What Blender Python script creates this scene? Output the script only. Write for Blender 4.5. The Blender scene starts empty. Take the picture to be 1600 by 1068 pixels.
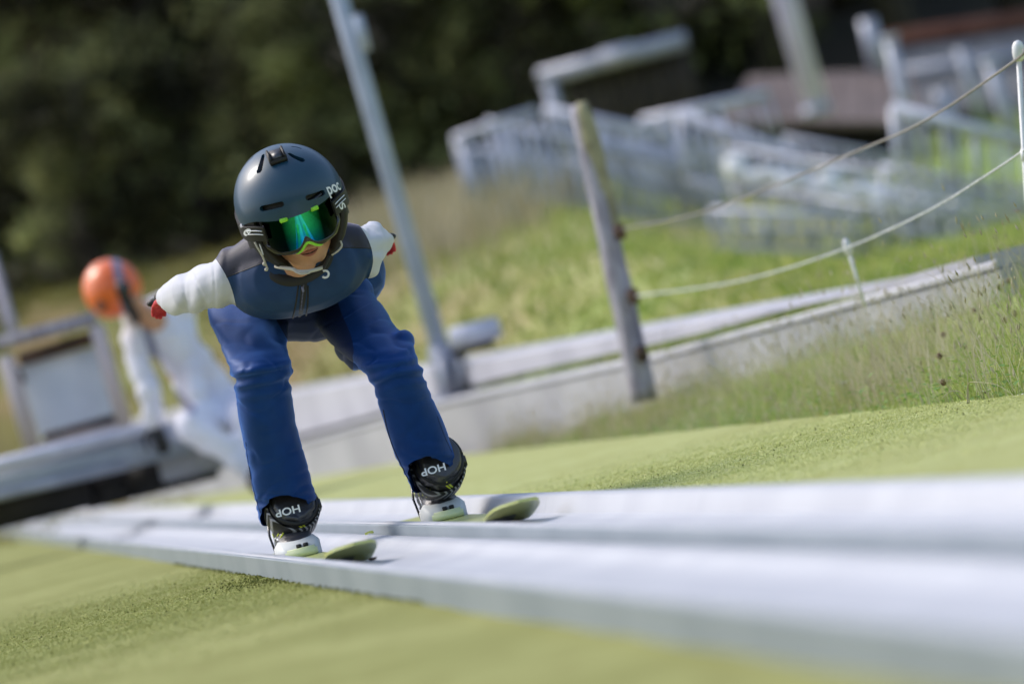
import bpy, bmesh, math, random
import numpy as np
from mathutils import Vector, Matrix, noise
from mathutils.bvhtree import BVHTree
random.seed(7); rng = np.random.default_rng(7)
C = bpy.context.scene.collection
V = Vector
PI = math.pi
# ------------------------------------------------------------------ camera, sky, sun, exposure
SLOPE = math.radians(10)                     # the in-run climbs away from the camera
RS = Matrix.Rotation(SLOPE, 4, 'X')          # slope frame -> world
F = 8000.0                                   # focal length in pixels of the 1600 px wide photograph
ROLL = math.radians(14.0); EPS = math.atan(27 / F)
CAM = V((0, 0, .34))
_f = V((0, math.cos(EPS), math.sin(EPS))); _z = V((0, -math.sin(EPS), math.cos(EPS)))
_r = V((1, 0, 0)) * math.cos(ROLL) - _z * math.sin(ROLL)
_u = V((1, 0, 0)) * math.sin(ROLL) + _z * math.cos(ROLL)
sc = bpy.context.scene
cd = bpy.data.cameras.new('camera'); cam = bpy.data.objects.new('camera', cd); C.objects.link(cam)
m = Matrix.Identity(4)
for i, c in enumerate((_r, _u, -_f)):
    for j in range(3): m[j][i] = c[j]
m.translation = CAM
cam.matrix_world = RS @ m
cd.sensor_width = 36; cd.lens = 180; cd.clip_start = .1; cd.clip_end = 600
cd.dof.use_dof = True; cd.dof.focus_distance = 11.42; cd.dof.aperture_fstop = 3.1; cd.dof.aperture_blades = 0
sc.camera = cam
SUN_EL, SUN_AZ = math.radians(52), math.radians(-68)      # azimuth from +Y towards +X
w = bpy.data.worlds.new('World'); sc.world = w; w.use_nodes = True
nt = w.node_tree; bg = nt.nodes['Background']
sky = nt.nodes.new('ShaderNodeTexSky'); sky.sky_type = 'NISHITA'; sky.sun_disc = False
sky.sun_elevation = SUN_EL; sky.sun_rotation = SUN_AZ
sky.dust_density = 3.0; sky.air_density = 1.0; sky.ozone_density = 1.0
nt.links.new(sky.outputs[0], bg.inputs[0]); bg.inputs[1].default_value = .14
sl = bpy.data.lights.new('sun', 'SUN'); so = bpy.data.objects.new('sun', sl); C.objects.link(so)
sl.energy = 1.12; sl.angle = math.radians(20); sl.color = (1, .96, .9)
so.matrix_world = (Matrix.Rotation(-SUN_AZ, 4, 'Z') @ Matrix.Rotation(-(PI/2 - SUN_EL), 4, 'X'))
sc.view_settings.view_transform = 'Standard'; sc.view_settings.look = 'None'
sc.view_settings.exposure = .82; sc.view_settings.gamma = 1

# ------------------------------------------------------------------ coordinates (slope frame)
def PX(x, y, Y):
    d = _f + _r * ((x - 800) / F) + _u * ((534 - y) / F)
    return CAM + d * (Y / d.y)
def proj(p):
    d = p - CAM; k = F / d.dot(_f)
    return 800 + d.dot(_r) * k, 534 - d.dot(_u) * k
TA = math.radians(7.26)
TD = V((-math.sin(TA), math.cos(TA), 0)); TU = V((math.cos(TA), math.sin(TA), 0))
def TR(u, s, z): return TU * u + TD * s + V((0, 0, z))
def us(X, Y): return X * TU.x + Y * TU.y, X * TD.x + Y * TD.y
def sm(t): t = max(0., min(1., t)); return t * t * (3 - 2 * t)
def ppm(Y): return F / Y
def XW(Y): return 1.325 - .202 * (Y - 14)          # line of the concrete wall
UPG = -SLOPE                                        # rotation that makes a thing upright again

# ------------------------------------------------------------------ materials
def mat(name, col, rough=.6, metal=0, bump=0, bscale=40, col2=None, cscale=8, cdet=3, spec=.5, sheen=0, sheencol=None, coat=0, col3=None, stretch=None, subs=0, lo=.4, hi=.6, trans=0, xmix=0):
    m = bpy.data.materials.new(name); m.use_nodes = True
    n = m.node_tree.nodes; L = m.node_tree.links; b = n['Principled BSDF']
    b.inputs['Base Color'].default_value = (*col, 1)
    b.inputs['Roughness'].default_value = rough; b.inputs['Metallic'].default_value = metal
    b.inputs['Specular IOR Level'].default_value = spec
    if coat: b.inputs['Coat Weight'].default_value = coat; b.inputs['Coat Roughness'].default_value = .12
    if sheen:
        b.inputs['Sheen Weight'].default_value = sheen; b.inputs['Sheen Roughness'].default_value = .35
        b.inputs['Sheen Tint'].default_value = (*(sheencol or (1, 1, 1)), 1)
    if subs: b.inputs['Subsurface Weight'].default_value = subs; b.inputs['Subsurface Radius'].default_value = (.012, .005, .003)
    tc = n.new('ShaderNodeTexCoord'); src = tc.outputs['Object']
    if stretch:
        mp = n.new('ShaderNodeMapping'); mp.inputs['Scale'].default_value = stretch; L.new(src, mp.inputs[0]); src = mp.outputs[0]
    if col2:
        t = n.new('ShaderNodeTexNoise'); t.inputs['Scale'].default_value = cscale; t.inputs['Detail'].default_value = cdet; L.new(src, t.inputs[0])
        r = n.new('ShaderNodeValToRGB'); L.new(t.outputs[0], r.inputs[0])
        r.color_ramp.elements[0].position = lo; r.color_ramp.elements[1].position = hi
        r.color_ramp.elements[0].color = (*col, 1); r.color_ramp.elements[1].color = (*col2, 1)
        out = r.outputs[0]
        if col3:
            t3 = n.new('ShaderNodeTexNoise'); t3.inputs['Scale'].default_value = cscale * 6; t3.inputs['Detail'].default_value = 4; L.new(src, t3.inputs[0])
            r3 = n.new('ShaderNodeValToRGB'); L.new(t3.outputs[0], r3.inputs[0]); r3.color_ramp.elements[0].position = .52; r3.color_ramp.elements[1].position = .68
            mx = n.new('ShaderNodeMix'); mx.data_type = 'RGBA'; L.new(r3.outputs[0], mx.inputs[0]); L.new(out, mx.inputs[6]); mx.inputs[7].default_value = (*col3, 1); out = mx.outputs[2]
        if xmix:     # the slope is drier and browner towards the left
            sx = n.new('ShaderNodeSeparateXYZ'); L.new(tc.outputs['Object'], sx.inputs[0])
            mr = n.new('ShaderNodeMapRange'); mr.inputs[1].default_value = .6; mr.inputs[2].default_value = -1.6; L.new(sx.outputs[0], mr.inputs[0])
            mx = n.new('ShaderNodeMix'); mx.data_type = 'RGBA'; mx.blend_type = 'MULTIPLY'; L.new(mr.outputs[0], mx.inputs[0]); L.new(out, mx.inputs[6]); mx.inputs[7].default_value = (.55, .42, .42, 1); out = mx.outputs[2]
        L.new(out, b.inputs['Base Color'])
    if trans:
        ts = n.new('ShaderNodeBsdfTranslucent'); ms = n.new('ShaderNodeMixShader'); ms.inputs[0].default_value = trans
        L.new(b.outputs[0], ms.inputs[1]); L.new(ts.outputs[0], ms.inputs[2]); L.new(ms.outputs[0], n['Material Output'].inputs['Surface'])
        if col2: L.new(out, ts.inputs[0])
        else: ts.inputs[0].default_value = (*col, 1)
    if bump:
        t = n.new('ShaderNodeTexNoise'); t.inputs['Scale'].default_value = bscale; t.inputs['Detail'].default_value = 4; L.new(src, t.inputs[0])
        bp = n.new('ShaderNodeBump'); bp.inputs['Strength'].default_value = bump; bp.inputs['Distance'].default_value = .01
        L.new(t.outputs[0], bp.inputs['Height']); L.new(bp.outputs[0], b.inputs['Normal'])
    return m
M = {}
M['mat'] = mat('turf_mat', (.34, .36, .15), .95, bump=.02, bscale=260, col2=(.39, .42, .185), cscale=2.2, cdet=8, col3=(.31, .32, .11), spec=.1)
M['fibre'] = mat('turf_fibre', (.48, .52, .18), .8, col2=(.62, .66, .27), cscale=60, spec=.2)
M['fibre_dark'] = mat('turf_crumb', (.07, .09, .02), .9, col2=(.20, .20, .05), cscale=120, spec=.2)
M['track'] = mat('white_track', (.49, .505, .545), .4, bump=.1, bscale=60, col2=(.54, .555, .59), cscale=3, cdet=6)
M['track_side'] = mat('grey_side_board', (.215, .255, .29), .5, bump=.1, bscale=30, col2=(.255, .295, .33), cscale=2.5, cdet=6)
M['concrete'] = mat('concrete', (.31, .31, .345), .9, bump=.3, bscale=20, col2=(.39, .39, .425), cscale=1.5, cdet=8)
M['pave'] = mat('walkway_concrete', (.40, .40, .44), .85, bump=.2, bscale=20, col2=(.48, .48, .52), cscale=2, cdet=8)
M['meadow'] = mat('meadow', (.22, .33, .06), .95, bump=.4, bscale=9, col2=(.34, .31, .13), cscale=.35, cdet=7, col3=(.30, .36, .09), xmix=1)
M['floor'] = mat('forest_floor', (.018, .016, .010), .95, col2=(.035, .032, .015), cscale=1)
M['galv'] = mat('galvanised_steel', (.33, .35, .42), .45, metal=.2, col2=(.43, .45, .53), cscale=6, cdet=5)
M['galv_light'] = mat('bright_steel', (.50, .51, .62), .35, metal=.1, col2=(.62, .63, .74), cscale=6, cdet=5)
M['tread'] = mat('bright_tread', (.80, .81, .86), .3, col2=(.86, .87, .90), cscale=4)
M['lav_steel'] = mat('pale_lavender_steel', (.60, .55, .80), .4, col2=(.68, .63, .88), cscale=3)
M['paint_steel'] = mat('grey_painted_steel', (.34, .39, .48), .45, metal=.05, bump=.1, bscale=25, col2=(.42, .47, .57), cscale=5, cdet=5)
M['wood'] = mat('weathered_wood', (.24, .22, .26), .9, bump=.8, bscale=30, col2=(.42, .40, .45), cscale=10, cdet=6, stretch=(4, 4, .6))
M['moss'] = mat('moss', (.22, .20, .12), .95, bump=.8, bscale=50, col2=(.36, .33, .19), cscale=15)
M['brown'] = mat('dark_stain_wood', (.05, .03, .02), .8, bump=.4, bscale=40, col2=(.12, .07, .05), cscale=10)
M['frame_wood'] = mat('pale_timber', (.55, .49, .48), .85, bump=.4, bscale=30, col2=(.55, .48, .46), cscale=9, stretch=(3, 3, .5))
M['panel'] = mat('pale_panel', (.78, .84, .92), .35, col2=(.56, .63, .74), cscale=2)
M['dark_shade'] = mat('dark_shade_board', (.018, .016, .016), .7, bump=.2, col2=(.03, .026, .026), cscale=5)  # near black: hut planks, and shadows built as dark boards
M['hut'] = mat('dark_hut_timber', (.035, .03, .028), .85, bump=.4, bscale=20, col2=(.06, .05, .045), cscale=4, stretch=(6, 6, .6))
M['roofbrown'] = mat('brown_roof', (.13, .10, .095), .85, bump=.3, bscale=12, col2=(.18, .14, .13), cscale=2)
M['roofgrey'] = mat('grey_roof', (.13, .13, .14), .8, bump=.3, bscale=12, col2=(.20, .20, .20), cscale=2)
M['rust'] = mat('rusty_edge', (.14, .05, .03), .8, col2=(.2, .08, .05), cscale=5)
M['bark'] = mat('bark', (.05, .04, .03), .95, bump=1, bscale=12, col2=(.09, .075, .055), cscale=4, stretch=(4, 4, .5))
M['leaf'] = mat('foliage', (.028, .028, .012), .7, col2=(.27, .30, .11), cscale=.42, cdet=3, spec=.3, lo=.49, hi=.62, trans=.35)  # noise patches put sunlit clumps and shaded gaps into the leaf colour
M['leaf2'] = mat('foliage_olive', (.04, .04, .015), .7, col2=(.42, .45, .18), cscale=.42, cdet=3, spec=.3, lo=.44, hi=.58, trans=.4)  # lit patches painted in here too, brighter and wider
M['grass'] = mat('grass_blade', (.22, .32, .06), .7, col2=(.44, .47, .15), cscale=7, spec=.3, trans=.4, xmix=1)
M['drygrass'] = mat('dry_grass', (.44, .40, .25), .8, col2=(.60, .55, .40), cscale=5, spec=.2, trans=.3)
M['weed'] = mat('weed_leaf', (.13, .27, .05), .6, col2=(.28, .38, .10), cscale=40, trans=.35)
M['olivegrass'] = mat('olive_dry_grass', (.34, .30, .17), .8, col2=(.46, .40, .28), cscale=2, trans=.3)
M['rope'] = mat('grey_rope', (.22, .20, .19), .8, bump=.5, bscale=300, col2=(.32, .30, .28), cscale=80)
M['ropew'] = mat('pale_rope', (.38, .41, .43), .8, bump=.5, bscale=300, col2=(.68, .70, .72), cscale=80)
M['whiteplastic'] = mat('white_plastic', (.78, .78, .78), .4, col2=(.68, .68, .66), cscale=30)
# clothing and gear
M['blue'] = mat('royal_blue_suit', (.004, .033, .155), .52, bump=.12, bscale=500, sheen=1.0, sheencol=(.14, .34, 1.0), spec=.5, col2=(.005, .038, .175), cscale=30)
M['crotch_shade'] = mat('crotch_shade_navy', (.004, .017, .080), .65, bump=.12, bscale=500)  # crotch shade painted into the suit; the side seams share this navy
M['vest'] = mat('steel_blue_foam', (.012, .042, .115), .62, bump=.12, bscale=500, sheen=.0, sheencol=(.35, .6, 1.0), spec=.3, col2=(.014, .048, .13), cscale=30)
M['yoke'] = mat('charcoal_foam', (.026, .026, .042), .55, bump=.15, bscale=500, sheen=.7, sheencol=(.65, .65, 1.0), spec=.4)
M['white'] = mat('white_foam', (.58, .59, .65), .65, bump=.12, bscale=400, sheen=.2, spec=.3)
M['whitesuit'] = mat('pale_suit', (.70, .68, .76), .7, bump=.2, bscale=200, col2=(.80, .79, .86), cscale=5, lo=.40, hi=.56)
M['shade_trim_grey'] = mat('grey_shade_and_trim', (.22, .22, .32), .7)  # grey trim, also the arm shade painted on the pale suit
M['black'] = mat('black_trim', (.010, .010, .011), .55, bump=.15, bscale=300)
M['blackgloss'] = mat('gloss_black', (.010, .010, .011), .25, coat=.4)
M['red'] = mat('red_glove', (.55, .02, .025), .6, bump=.3, bscale=200, col2=(.68, .04, .045), cscale=60)
M['helmet'] = mat('slate_blue_shell', (.008, .044, .082), .40, spec=.5, coat=.2, bump=.015, bscale=8, col2=(.009, .050, .090), cscale=10)
M['orange'] = mat('orange_shell', (.80, .14, .02), .35, coat=.3, col2=(.85, .18, .03), cscale=4)
M['skin'] = mat('skin', (.52, .27, .155), .5, bump=.1, bscale=300, col2=(.58, .31, .19), cscale=25, subs=.15)
M['lip'] = mat('lips', (.36, .11, .08), .5)
M['mouth'] = mat('mouth_gap', (.05, .012, .01), .6)
M['lime'] = mat('lime_rubber', (.30, .75, .04), .45)
M['yellow'] = mat('yellow_trim', (.70, .75, .05), .5)
M['print'] = mat('white_print', (.75, .77, .80), .5)
M['strap'] = mat('pale_strap', (.50, .47, .40), .7, bump=.3, bscale=400)
M['bootleather'] = mat('boot_leather', (.035, .035, .042), .38, bump=.25, bscale=60, spec=.8)
M['carbon'] = mat('ribbed_strap', (.03, .03, .032), .45)
M['binding'] = mat('white_binding', (.62, .64, .62), .55, bump=.1, bscale=60)
M['bindyel'] = mat('pale_yellow_binding', (.70, .76, .42), .4)
M['ski'] = mat('ski_yellow_green', (.42, .46, .12), .3, coat=.3, col2=(.50, .54, .19), cscale=5)
M['skidark'] = mat('ski_graphic', (.05, .06, .065), .35)
M['blue'].node_tree.nodes['Principled BSDF'].inputs['Specular Tint'].default_value = (.30, .50, 1, 1)
# ribbed strap pattern
n = M['carbon'].node_tree.nodes; L = M['carbon'].node_tree.links
wv = n.new('ShaderNodeTexWave'); wv.inputs['Scale'].default_value = 36; wv.bands_direction = 'DIAGONAL'
tcn = n.new('ShaderNodeTexCoord'); L.new(tcn.outputs['Object'], wv.inputs[0])
rr = n.new('ShaderNodeValToRGB'); rr.color_ramp.elements[0].color = (.012, .012, .013, 1); rr.color_ramp.elements[1].color = (.30, .30, .31, 1); rr.color_ramp.elements[0].position = .5; rr.color_ramp.elements[1].position = .95
L.new(wv.outputs[0], rr.inputs[0]); L.new(rr.outputs[0], n['Principled BSDF'].inputs['Base Color'])
bpn = n.new('ShaderNodeBump'); bpn.inputs['Distance'].default_value = .0012; L.new(wv.outputs[0], bpn.inputs['Height']); L.new(bpn.outputs[0], n['Principled BSDF'].inputs['Normal'])
# mirrored lens: green over blue tint, with dark side reflections painted in
lm = bpy.data.materials.new('mirror_lens'); lm.use_nodes = True; M['lens'] = lm
n = lm.node_tree.nodes; L = lm.node_tree.links; b = n['Principled BSDF']
b.inputs['Metallic'].default_value = 1; b.inputs['Roughness'].default_value = .07
tcl = n.new('ShaderNodeTexCoord'); sx = n.new('ShaderNodeSeparateXYZ'); L.new(tcl.outputs['Generated'], sx.inputs[0])
def mth(op, a, b_=None):
    q = n.new('ShaderNodeMath'); q.operation = op
    for i_, x_ in enumerate((a, b_)):
        if x_ is None: continue
        if isinstance(x_, (int, float)): q.inputs[i_].default_value = x_
        else: L.new(x_, q.inputs[i_])
    return q.outputs[0]
rad = mth('MULTIPLY', mth('ABSOLUTE', mth('SUBTRACT', sx.outputs[0], .53)), 2)       # dark reflection put into the tint at the sides
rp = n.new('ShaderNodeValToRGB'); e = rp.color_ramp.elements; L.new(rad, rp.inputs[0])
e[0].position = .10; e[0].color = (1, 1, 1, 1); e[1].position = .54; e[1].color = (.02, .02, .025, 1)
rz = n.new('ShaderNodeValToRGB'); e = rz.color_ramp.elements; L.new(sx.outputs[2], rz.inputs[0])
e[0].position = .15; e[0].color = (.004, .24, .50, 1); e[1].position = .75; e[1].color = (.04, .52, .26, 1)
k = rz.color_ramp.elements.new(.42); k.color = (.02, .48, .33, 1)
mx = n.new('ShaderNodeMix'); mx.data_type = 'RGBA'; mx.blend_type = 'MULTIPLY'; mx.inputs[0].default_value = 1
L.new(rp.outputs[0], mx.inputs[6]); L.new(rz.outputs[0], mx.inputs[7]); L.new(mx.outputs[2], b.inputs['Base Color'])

# ------------------------------------------------------------------ object helpers
ORG = {}
def link(name, vs, fs, m, parent=None, origin=None, smooth=True, mats=None):
    me = bpy.data.meshes.new(name)
    if origin is None: origin = ORG[parent.name] if parent else V((0, 0, 0))
    me.from_pydata([tuple(V(v) - origin) for v in vs], [], fs)
    for mm in (mats or [m]): me.materials.append(mm)
    if smooth: me.shade_smooth()
    me.update()
    o = bpy.data.objects.new(name, me); C.objects.link(o)
    ORG[o.name] = V(origin)
    if parent: o.parent = parent; o.location = origin - ORG[parent.name]
    else: o.location = origin
    return o
def linkm(name, me, parent=None, loc=(0, 0, 0)):
    o = bpy.data.objects.new(name, me); C.objects.link(o); o.location = loc
    ORG[o.name] = (ORG[parent.name] if parent else V((0, 0, 0))) + V(loc)
    if parent: o.parent = parent
    return o
def tag(o, label=None, cat=None, group=None, kind=None):
    if label: o['label'] = label
    if cat: o['category'] = cat
    if group: o['group'] = group
    if kind: o['kind'] = kind
    return o
def empty(name, loc, label, cat, group=None, upright=False):
    o = bpy.data.objects.new(name, None); C.objects.link(o); o.location = loc; o.empty_display_size = .1
    if upright: o.rotation_euler = (UPG, 0, 0)
    ORG[o.name] = V(loc)
    return tag(o, label, cat, group)
class MB:                                      # collects shapes into one mesh
    def __init__(s): s.v = []; s.f = []
    def add(s, vs, fs):
        n = len(s.v); s.v += [V(v) for v in vs]; s.f += [tuple(i + n for i in f) for f in fs]; return s
    def box(s, c, h, rot=None, bev=0):
        bm = bmesh.new(); bmesh.ops.create_cube(bm, size=2)
        for v in bm.verts: v.co = V((v.co.x * h[0], v.co.y * h[1], v.co.z * h[2]))
        if bev: bmesh.ops.bevel(bm, geom=bm.edges[:], offset=bev, segments=2, affect='EDGES')
        bm.verts.index_update()
        R = rot or Matrix.Identity(3)
        s.add([V(c) + R @ v.co for v in bm.verts], [[v.index for v in f.verts] for f in bm.faces]); bm.free(); return s
    def rings(s, R, cap=True):
        n = len(R[0]); vs = [p for r in R for p in r]; fs = []
        for i in range(len(R) - 1):
            for j in range(n):
                k = (j + 1) % n; fs.append((i*n + j, i*n + k, (i+1)*n + k, (i+1)*n + j))
        if cap: fs.append(tuple(range(n))[::-1]); fs.append(tuple((len(R)-1)*n + j for j in range(n)))
        s.add(vs, fs); return s
    def tube(s, pts, rad, n=10, cap=True, flat=1, ref=None):
        pts = [V(p) for p in pts]; R = []
        if not hasattr(rad, '__len__'): rad = [rad] * len(pts)
        A = None
        for i, p in enumerate(pts):
            t = (pts[min(i+1, len(pts)-1)] - pts[max(i-1, 0)]).normalized()
            if A is None:
                q = V(ref) if ref else (V((0, 0, 1)) if abs(t.z) < .8 else V((1, 0, 0)))
                A = (q - t * q.dot(t)).normalized()
            else: A = (A - t * A.dot(t)).normalized()
            B = t.cross(A); r = rad[i]
            R.append([p + A * (r * math.cos(2*PI*k/n)) + B * (r * flat * math.sin(2*PI*k/n)) for k in range(n)])
        s.rings(R, cap); return s
    def cap(s, pts, rad, n=16):               # tube with round ends
        pts = [V(p) for p in pts]; rad = list(rad) if hasattr(rad, '__len__') else [rad]*len(pts)
        d0 = (pts[0]-pts[1]).normalized(); d1 = (pts[-1]-pts[-2]).normalized(); P = []; Q = []
        for a in (80, 55, 30): P.append(pts[0] + d0 * rad[0] * math.sin(math.radians(a))); Q.append(rad[0]*math.cos(math.radians(a)))
        P += pts; Q += rad
        for a in (30, 55, 80): P.append(pts[-1] + d1 * rad[-1] * math.sin(math.radians(a))); Q.append(rad[-1]*math.cos(math.radians(a)))
        return s.tube(P, Q, n)
    def ball(s, c, r, seg=16, ring=10, R=None):
        if not hasattr(r, '__len__'): r = (r, r, r)
        vs = []; fs = []; R = R or Matrix.Identity(3)
        Rg = []
        for i in range(ring + 1):
            t = PI * (i + .02) / (ring + .04)
            Rg.append([V(c) + R @ V((r[0]*math.sin(t)*math.cos(2*PI*k/seg), r[1]*math.sin(t)*math.sin(2*PI*k/seg), r[2]*math.cos(t))) for k in range(seg)])
        return s.rings(Rg)
    def build(s, name, m, parent=None, origin=None, smooth=True):
        return link(name, s.v, s.f, m, parent, origin, smooth)
def autosmooth(o, ang=35):
    me = o.data
    me.set_sharp_from_angle(angle=math.radians(ang)); return o
def spline(pts, n=8):
    pts = [V(p) for p in pts]; out = []
    for i in range(len(pts) - 1):
        p0 = pts[max(i-1, 0)]; p1 = pts[i]; p2 = pts[i+1]; p3 = pts[min(i+2, len(pts)-1)]
        for k in range(n):
            t = k / n
            out.append(.5 * ((2*p1) + (p2-p0)*t + (2*p0-5*p1+4*p2-p3)*t*t + (3*p1-p0-3*p2+p3)*t**3))
    out.append(pts[-1]); return out
def remesh(mb, voxel, it=6, fac=.5):
    me = bpy.data.meshes.new('tmp'); me.from_pydata([tuple(v) for v in mb.v], [], mb.f)
    bm = bmesh.new(); bm.from_mesh(me); bmesh.ops.recalc_face_normals(bm, faces=bm.faces[:]); bm.to_mesh(me); bm.free()
    o = bpy.data.objects.new('tmp', me); C.objects.link(o)
    r = o.modifiers.new('r', 'REMESH'); r.mode = 'VOXEL'; r.voxel_size = voxel; r.use_smooth_shade = True
    sm_ = o.modifiers.new('s', 'SMOOTH'); sm_.iterations = it; sm_.factor = fac
    dg = bpy.context.evaluated_depsgraph_get(); ev = o.evaluated_get(dg); e = ev.to_mesh()
    vs = [v.co.copy() for v in e.vertices]; fs = [tuple(p.vertices) for p in e.polygons]
    ns = [v.normal.copy() for v in e.vertices]
    ev.to_mesh_clear(); bpy.data.objects.remove(o); bpy.data.meshes.remove(me)
    return vs, fs, ns
def split(vs, fs, fn):                        # cut a mesh along fn = 0
    vs = list(vs); val = [fn(v) for v in vs]; cache = {}
    def cut(i, j):
        k = (min(i, j), max(i, j))
        if k not in cache:
            t = val[i] / (val[i] - val[j]); cache[k] = len(vs); vs.append(vs[i].lerp(vs[j], t)); val.append(0)
        return cache[k]
    out = ([], [])
    for f in fs:
        ps = [val[i] > 0 for i in f]
        if all(ps): out[1].append(f); continue
        if not any(ps): out[0].append(f); continue
        a = []; b_ = []
        for q in range(len(f)):
            i, j = f[q], f[(q+1) % len(f)]
            (b_ if val[i] > 0 else a).append(i)
            if (val[i] > 0) != (val[j] > 0): c = cut(i, j); a.append(c); b_.append(c)
        if len(a) > 2: out[0].append(tuple(a))
        if len(b_) > 2: out[1].append(tuple(b_))
    res = []
    for F_ in out:
        used = sorted({i for f in F_ for i in f}); mp = {i: k for k, i in enumerate(used)}
        res.append(([vs[i] for i in used], [tuple(mp[i] for i in f) for f in F_]))
    return res
def fold(vs, ns, fn):
    return [v + n_ * fn(v) for v, n_ in zip(vs, ns)]
def textmesh(s, size=1, ext=.02):
    cu = bpy.data.curves.new('t', 'FONT'); cu.body = s; cu.size = size; cu.extrude = 0; cu.align_x = 'CENTER'; cu.align_y = 'CENTER'; cu.offset = .02 * size
    o = bpy.data.objects.new('t', cu); C.objects.link(o)
    dg = bpy.context.evaluated_depsgraph_get(); e = o.evaluated_get(dg).to_mesh()
    bm = bmesh.new(); bm.from_mesh(e); bmesh.ops.triangulate(bm, faces=bm.faces[:])
    bmesh.ops.remove_doubles(bm, verts=bm.verts[:], dist=1e-4)
    bm.verts.index_update()
    r = ([v.co.copy() for v in bm.verts], [tuple(v.index for v in f.verts) for f in bm.faces]); bm.free()
    bpy.data.objects.remove(o); return r
def decal(name, poly, cx, cy, ang, bvh, m, parent, sx=1, sy=1, off=.0012):
    vs, fs = poly; a = math.radians(ang); out = []; last = PX(cx, cy, 11.3).y
    for v in vs:
        x = v.x * sx; y = v.y * sy
        px = cx + x * math.cos(a) - y * math.sin(a); py = cy - (x * math.sin(a) + y * math.cos(a))
        d = (PX(px, py, 20) - CAM).normalized(); h = bvh.ray_cast(CAM, d)
        if h[0] is None: p = PX(px, py, last)
        else: p = h[0] + (-d) * off + h[1] * (off * .5 if h[1].dot(d) < 0 else -off * .5); last = p.y
        out.append(p)
    return link(name, out, fs, m, parent)
def bvh_of(o):
    mw = ORG[o.name]; return BVHTree.FromPolygons([v.co + mw for v in o.data.vertices], [tuple(p.vertices) for p in o.data.polygons])

# ================================================================== SETTING
def terrain_z(X, Y):
    u, s = us(X, Y); wd = X - XW(Y)
    full = max(0, Y - 18) * .0512
    zl = -.035 + sm((Y - 44) / 9) * (.28 + full)
    strip_ = -.035 + .25 * sm((u - 2.42) / .9) if u > 2.40 else -.035
    red = 1 - .82 * sm((X - .5) / 1.6) * (1 - .55 * sm((Y - 41) / 7)) * (1 - sm((Y - 52) / 10))
    zr = .215 + full * red * sm((wd - .7) / 1.4) + .03 * sm((wd - .7) / .6)
    zl = max(zl, strip_) if Y < 30 else zl
    z = zl + (zr - zl) * sm(wd / .5) if Y > 13.9 else strip_
    if wd > 1.2: z += .05 * noise.noise(V((X * .5, Y * .2, 0)))
    if Y > 62: z += (Y - 62) * .12
    if Y > 85: z += (Y - 85) * .45
    return z
xs = np.unique(np.concatenate([np.arange(-120, -16, 8), np.arange(-16, -4, 1.), np.arange(-4, 6, .15), np.arange(6, 16, 1.), np.arange(16, 121, 8)]))
ys = np.unique(np.concatenate([np.arange(-60, 4, 8), np.arange(4, 30, .3), np.arange(30, 64, 1.), np.arange(64, 160, 6)]))
vs = [V((x, y, terrain_z(x, y))) for y in ys for x in xs]; nx = len(xs)
fs = [(j*nx+i, j*nx+i+1, (j+1)*nx+i+1, (j+1)*nx+i) for j in range(len(ys)-1) for i in range(nx-1)]
ff = [f for f in fs if vs[f[0]].y >= 61]; fm = [f for f in fs if vs[f[0]].y < 61]
def sub(vs, fs):
    used = sorted({i for f in fs for i in f}); mp = {i: k for k, i in enumerate(used)}
    return [vs[i] for i in used], [tuple(mp[i] for i in f) for f in fs]
tag(link('ground', *sub(vs, fm), M['meadow']), kind='structure')
tag(link('forest_floor', *sub(vs, ff), M['floor']), kind='structure')

# turf mats either side of the tracks, gently uneven
def strip(name, u0, u1, s0, s1, z, m, nu, ns_, amp=.0):
    vs = []; fs = []
    for j in range(ns_ + 1):
        for i in range(nu + 1):
            u = u0 + (u1-u0)*i/nu; s = s0 + (s1-s0)*j/ns_
            vs.append(TR(u, s, z + amp * noise.noise(V((u*3, s*3, 1))) + amp*.15*noise.noise(V((u*14, s*14, 4)))))
    for j in range(ns_):
        for i in range(nu): a = j*(nu+1)+i; fs.append((a, a+1, a+nu+2, a+nu+1))
    return tag(link(name, vs, fs, m), kind='structure')
M['mat_front'] = mat('worn_turf_mat', (.235, .245, .085), .95, bump=.02, bscale=260, col2=(.30, .31, .12), cscale=2.2, cdet=8, col3=(.21, .21, .07), spec=.1)
M['fibre_front'] = mat('worn_turf_fibre', (.34, .36, .11), .8, col2=(.46, .48, .17), cscale=60, spec=.2)
strip('turf_mat', -1.2, .792, -14, 42, 0, M['mat_front'], 30, 600, .003)
strip('turf_mat', 1.40, 2.43, -14, 42, 0, M['mat'], 18, 600, .003)

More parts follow.
